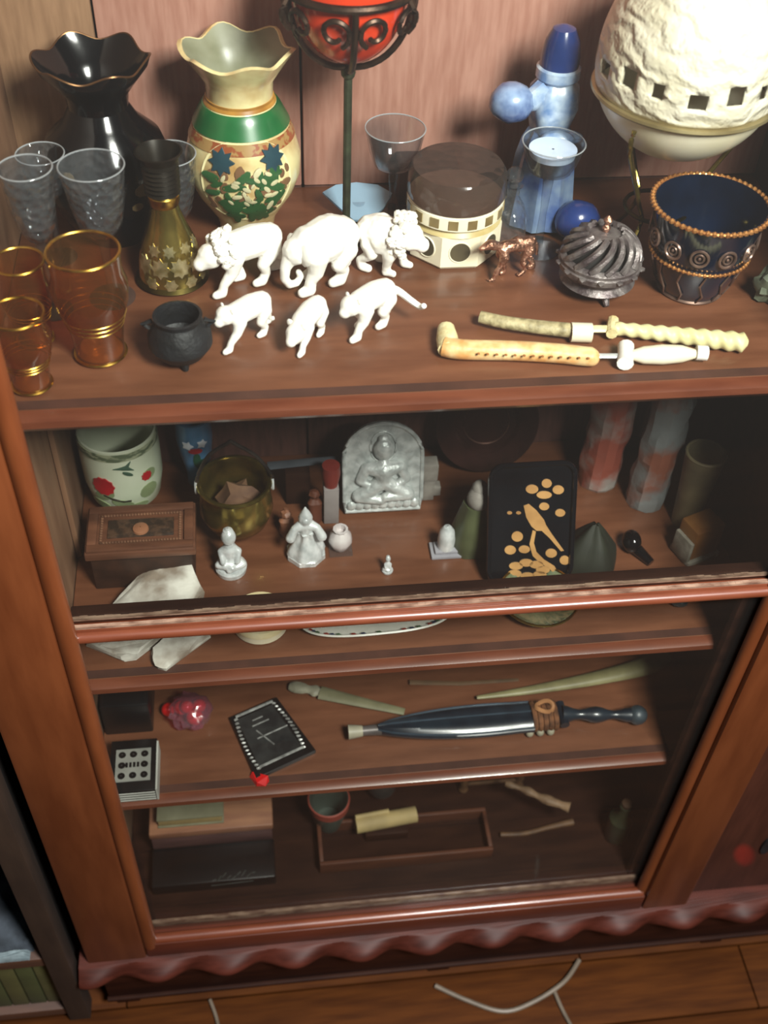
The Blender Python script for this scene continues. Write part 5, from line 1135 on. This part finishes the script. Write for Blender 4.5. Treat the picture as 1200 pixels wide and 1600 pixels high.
t0 = S5[0]; obj('tip_socket', B().tube([t0 + dr_ * .004, t0 - dr_ * .018], lambda t: .0064 - .001 * t, 14), M('grey_metal_sleeve', '#77706e', '#5c5654', rough=.4, metal=.4), e)
obj('bone_tip', B().tube([t0 - dr_ * .017, t0 - dr_ * .024, t0 - dr_ * .033], lambda t: .0062 + .0022 * t, 14), tipm, e)
h0 = S5[-1]
m_cord = M('brown_cord', '#7a4e30', '#4a2e1c', rough=.7, scale=120, bump=.6)
for k in range(5): 
    c0 = h0 + dr_ * (.002 + .006 * k); obj('cord_wrap', B().tube([c0 + sd * .0165 * math.cos(t) + Vector((0, 0, .0105 * math.sin(t) + .0005)) for t in [2 * PI * j / 20 for j in range(20)]], .0030, 6, closed=True, up=dr_), m_cord, e)
kn = h0 + dr_ * .014 + Vector((0, .003, .014)); obj('cord_knot', B().tube([kn + Vector((.010 * math.cos(t), .007 * math.sin(t), .002 * math.sin(2 * t))) for t in [2 * PI * j / 18 for j in range(18)]], .0026, 6, closed=True), M('pale_cord', '#b07c50', '#8a5c38', rough=.7), e)
for k in range(3): 
    p = h0 + dr_ * (-.004 + .012 * k) - Vector((0, .0165, 0)) * 1.0; obj('shell_bead', B().ball((p.x, p.y, z0 + .0065), (.0045, .004, .0055), 2), tipm, e)
g0 = h0 + dr_ * .036; g1 = P(985, 1117, z=zz); hd = (g1 - g0)
obj('hilt', B().tube([g0 + hd * t for t in [k / 12 for k in range(13)]], lambda t: .0085 + .0022 * math.cos(t * 4 * PI) - .002 * t, 14), m_ds, e)
obj('hilt_guard', B().tube([g0 + sd * .015, g0, g0 - sd * .015], .0055, 10), m_ds, e)
obj('pommel', B().ball(g1 + hd.normalized() * .008, (.0115, .0115, .0115), 3), M('grey_blue_ball', '#3a464e', '#2a343a', rough=.4, bump=.4, scale=80), e, label='round grey pommel')

# ================================================================ CABINET BOTTOM
z0 = Z4
xw = XL + .008
pA = P(240, 1400, z=z0); 
e = root_at('black_briefcase', -.05, pA.y + .03, z0, 'flat black case with small embossed silver mark at the cabinet bottom', 'case')
X1c = P(432, 1390, z=z0 + .02).x; y0c = .042
obj('shell', B().box((XL + .03, y0c, z0 + .0005), (X1c, y0c + .052, z0 + .022), .0025), m_glb, e)
ctr = P(362, 1372, z=z0 + .0222); b = B()
for k in range(9):
    p = P(332 + k * 7.6, 1376 - k * 1.2 + 3 * math.sin(k * 2.1), z=z0 + .0222); p2 = P(338 + k * 7.6, 1370 - k * 1.2 + 4 * math.cos(k * 1.7), z=z0 + .0222); b.tube([(p.x, p.y, z0 + .0222), (p2.x, p2.y, z0 + .0222)], .0007, 5)
b.tube([(P(330, 1384, z=z0 + .0222)), (P(396, 1376, z=z0 + .0222))], .0006, 5)
obj('embossed_mark', b, M('dim_silver', '#5c605e', '#484c4a', rough=.4, metal=.5), e, kind='stuff', label='scrolled silver mark')
zw = z0 + .050; f0, f1 = P(225, 1342, z=zw), P(418, 1318, z=zw); yb2 = y0c + .056
e = root_at('wooden_case', -.06, .15, z0, 'reddish wooden case with a light front edge under the old book', 'case')
obj('carcass', B().box((XL + .03, yb2, z0 + .0005), (f1.x + .006, .245, z0 + .040), .001), M('purplish_wood', '#5a3e3c', '#463030', rough=.5, scale=14, stretch=(1, 5, 5)), e)
obj('lid', B().box((XL + .0285, yb2 - .002, z0 + .0403), (f1.x + .008, .2455, z0 + .052), .002), M('tan_wood', '#9a6c50', '#7e5440', rough=.45, scale=14, stretch=(1, 5, 5)), e)
zb2 = z0 + .0523
k0, k1 = P(218, 1296, z=zb2), P(350, 1285, z=zb2)
e = root_at('old_book', (k0.x + k1.x) / 2, k0.y + .03, zb2, 'closed old book with yellowed pages lying on the wooden case', 'book')
kx0 = max(k0.x, XL + .04); ky = min(k0.y, k1.y)
obj('pages', B().box((kx0 + .001, ky + .001, zb2 + .0023), (k1.x - .002, ky + .062, zb2 + .0165), .0006), M('yellow_pages', '#a08c5c', '#86734a', rough=.8, scale=260, stretch=(1, 1, 9)), e)
obj('cover', B().box((kx0, ky - .001, zb2 + .0002), (k1.x, ky + .064, zb2 + .0022), .0005), M('greyish_cover', '#7c7a62', '#68664f', rough=.7), e)
obj('cover', B().box((kx0, ky - .001, zb2 + .0166), (k1.x, ky + .064, zb2 + .0188), .0005), M('greyish_cover', ''), e)
# red rimmed beaker
q = P(516, 1280, z=z0 + .05); 
e = root_at('red_rimmed_cup', q.x, q.y + .02, z0, 'pale green cup with a dull red band, beside the wooden case', 'cup'); x, yy = q.x, q.y + .022; rr = .026; zt = z0 + .062
obj('cup', B().lathe([(z0 + .0005, rr * .6), (z0 + .01, rr * .72), (zt, rr), (zt + .0003, rr * .93), (z0 + .012, rr * .62), (z0 + .010, .001)], (x, yy), 40, cap0=True), M('grey_green_glaze', '#4a544c', '#3a443e', rough=.35), e)
obj('red_band', B().lathe([(zt - .013, rr * .955), (zt - .0128, rr * 1.0), (zt + .0005, rr * 1.03), (zt + .001, rr * .96)], (x, yy), 40), M('dull_red_band', '#9a4638', '#82382c', rough=.45), e)
# rolled cream tube and others
t0, t1 = P(556, 1290, z=z0 + .030), P(650, 1272, z=z0 + .030)
e = root_at('paper_scroll', t0.x, t0.y, z0, 'cream rolled paper tube lying by the red banded cup', 'scroll')
obj('roll', B().tube([t0, t1], .0105, 20), M('old_cream', '#b09a68', '#95825a', rough=.7, scale=30), e)
obj('loose_edge', B().tube([t0 + Vector((0, .006, .009)), t0.lerp(t1, .55) + Vector((0, .006, .009))], .0036, 8), M('old_cream', ''), e)
obj('rest_block', B().box((t0.x + .012, t0.y - .010, z0 + .0004), (t1.x - .012, t0.y + .018, z0 + .0192), .001), m_dark, e, label='dark block under the roll')
q = P(600, 1255, z=z0 + .02); single('glass_ball', B().ball((q.x, q.y + .028, z0 + .020), .0195, 3), G('dark_glass', '#5a5450', haze=.05, rough=.03, boost=2), (q.x, q.y + .028, z0), 'dark clear glass ball behind the paper tube', 'ball')
# low wooden drawer box along the front
q0, q1 = P(500, 1352, z=z0 + .024), P(770, 1322, z=z0 + .024)
e = root_at('wooden_tray', (q0.x + q1.x) / 2, q0.y, z0, 'long low brown wooden tray at the cabinet bottom', 'tray')
m_tw = M('tray_wood', '#5a3322', '#44261a', rough=.5, scale=14, stretch=(1, 5, 5)); ya = min(q0.y, q1.y); yb_ = ya + .055
X0t, X1t = q0.x, q1.x
obj('front_board', B().box((X0t, ya, z0 + .001), (X1t, ya + .005, z0 + .024), .0008), m_tw, e); obj('back_board', B().box((X0t, yb_, z0 + .001), (X1t, yb_ + .005, z0 + .024), .0008), m_tw, e)
obj('end_board', B().box((X0t, ya + .0051, z0 + .001), (X0t + .005, yb_ - .0001, z0 + .024), .0008), m_tw, e); obj('end_board', B().box((X1t - .005, ya + .0051, z0 + .001), (X1t, yb_ - .0001, z0 + .024), .0008), m_tw, e)
obj('tray_bottom', B().box((X0t + .005, ya + .005, z0 + .0006), (X1t - .005, yb_, z0 + .004)), m_dark, e)
# carved wooden frame and sticks at the right
zc_ = z0 + .03
m_cw = M('carved_brown', '#6a4c32', '#4c3524', rough=.6, scale=70, bump=.5)
fx_ = P(735, 1275, z=z0 + .02)
e = root_at('carved_stand', fx_.x + .025, .18, z0, 'small dark carved wooden stand with turned posts, cabinet bottom', 'stand')
xs_ = fx_.x; ys_ = .150
for dx in (0, .075):
    for dy in (0, .05):
        b = B(); b.lathe([(z0 + .0005, .005), (z0 + .006, .0065), (z0 + .012, .004), (z0 + .022, .0062), (z0 + .034, .004), (z0 + .046, .0058), (z0 + .052, .004)], (xs_ + dx, ys_ + dy), 16, cap0=True, cap1=True); obj('post', b, m_cw, e)
obj('top', B().box((xs_ - .008, ys_ - .008, z0 + .052), (xs_ + .083, ys_ + .058, z0 + .058), .0015), m_cw, e)
obj('rail', B().box((xs_ + .004, ys_ - .002, z0 + .014), (xs_ + .071, ys_ + .002, z0 + .019), .0008), m_cw, e)
def stickobj(name, label, cat, pts, r, m, zz, zrest=None):
    pp = [P(u, v, z=zz) for u, v in pts]; return single(name, B().tube(smooth_path(pp, 5), r, 10), m, (pp[0].x, pp[0].y, zz), label, cat)
stickobj('carved_bone', 'knobbly pale brown carved stick lying on the small stand', 'stick', ((790, 1224), (820, 1234), (850, 1248), (890, 1262)), lambda t: .0035 + .0012 * math.sin(t * 20) + .003 * t, M('knobbly_bone', '#94765a', '#6c543e', rough=.6, scale=60, bump=.5), z0 + .064)
stickobj('wooden_spoon', 'thin curved dim brown wooden spoon in front of the small stand', 'spoon', ((782, 1304), (820, 1302), (860, 1292), (895, 1284)), lambda t: .0032 + .004 * max(0, t - .6), m_cw, z0 + .0065)
q = P(965, 1318, z=z0); x, yy = q.x, q.y + .012
e = root_at('dim_bottle', x, yy, z0, 'dim olive glass bottle in the dark bottom right corner', 'bottle')
obj('bottle', B().lathe([(z0 + .0005, .014), (z0 + .003, .0155), (z0 + .045, .0155), (z0 + .056, .007), (z0 + .070, .006), (z0 + .072, .0075), (z0 + .075, .0075)], (x, yy), 28, cap0=True, cap1=True), M('olive_glass', '#2e3424', '#3e4430', rough=.3, coat=.3), e)
obj('bottle_stopper', B().lathe([(z0 + .0752, .006), (z0 + .082, .0065), (z0 + .083, .0005)], (x, yy), 18, cap0=True), m_cw, e)
# red focus lamp spot falling on the side door
sp = bpy.data.lights.new('focus_lamp', 'SPOT'); sp.energy = 420; sp.color = (1, .02, .03); sp.spot_size = math.radians(1.2); sp.spot_blend = .9; sp.shadow_soft_size = .001
so = bpy.data.objects.new('focus_lamp', sp); COL.objects.link(so); so.location = (.03, -.60, 1.49)
so.rotation_euler = (P(1163, 1336, -.004) - Vector(so.location)).to_track_quat('-Z', 'Y').to_euler()
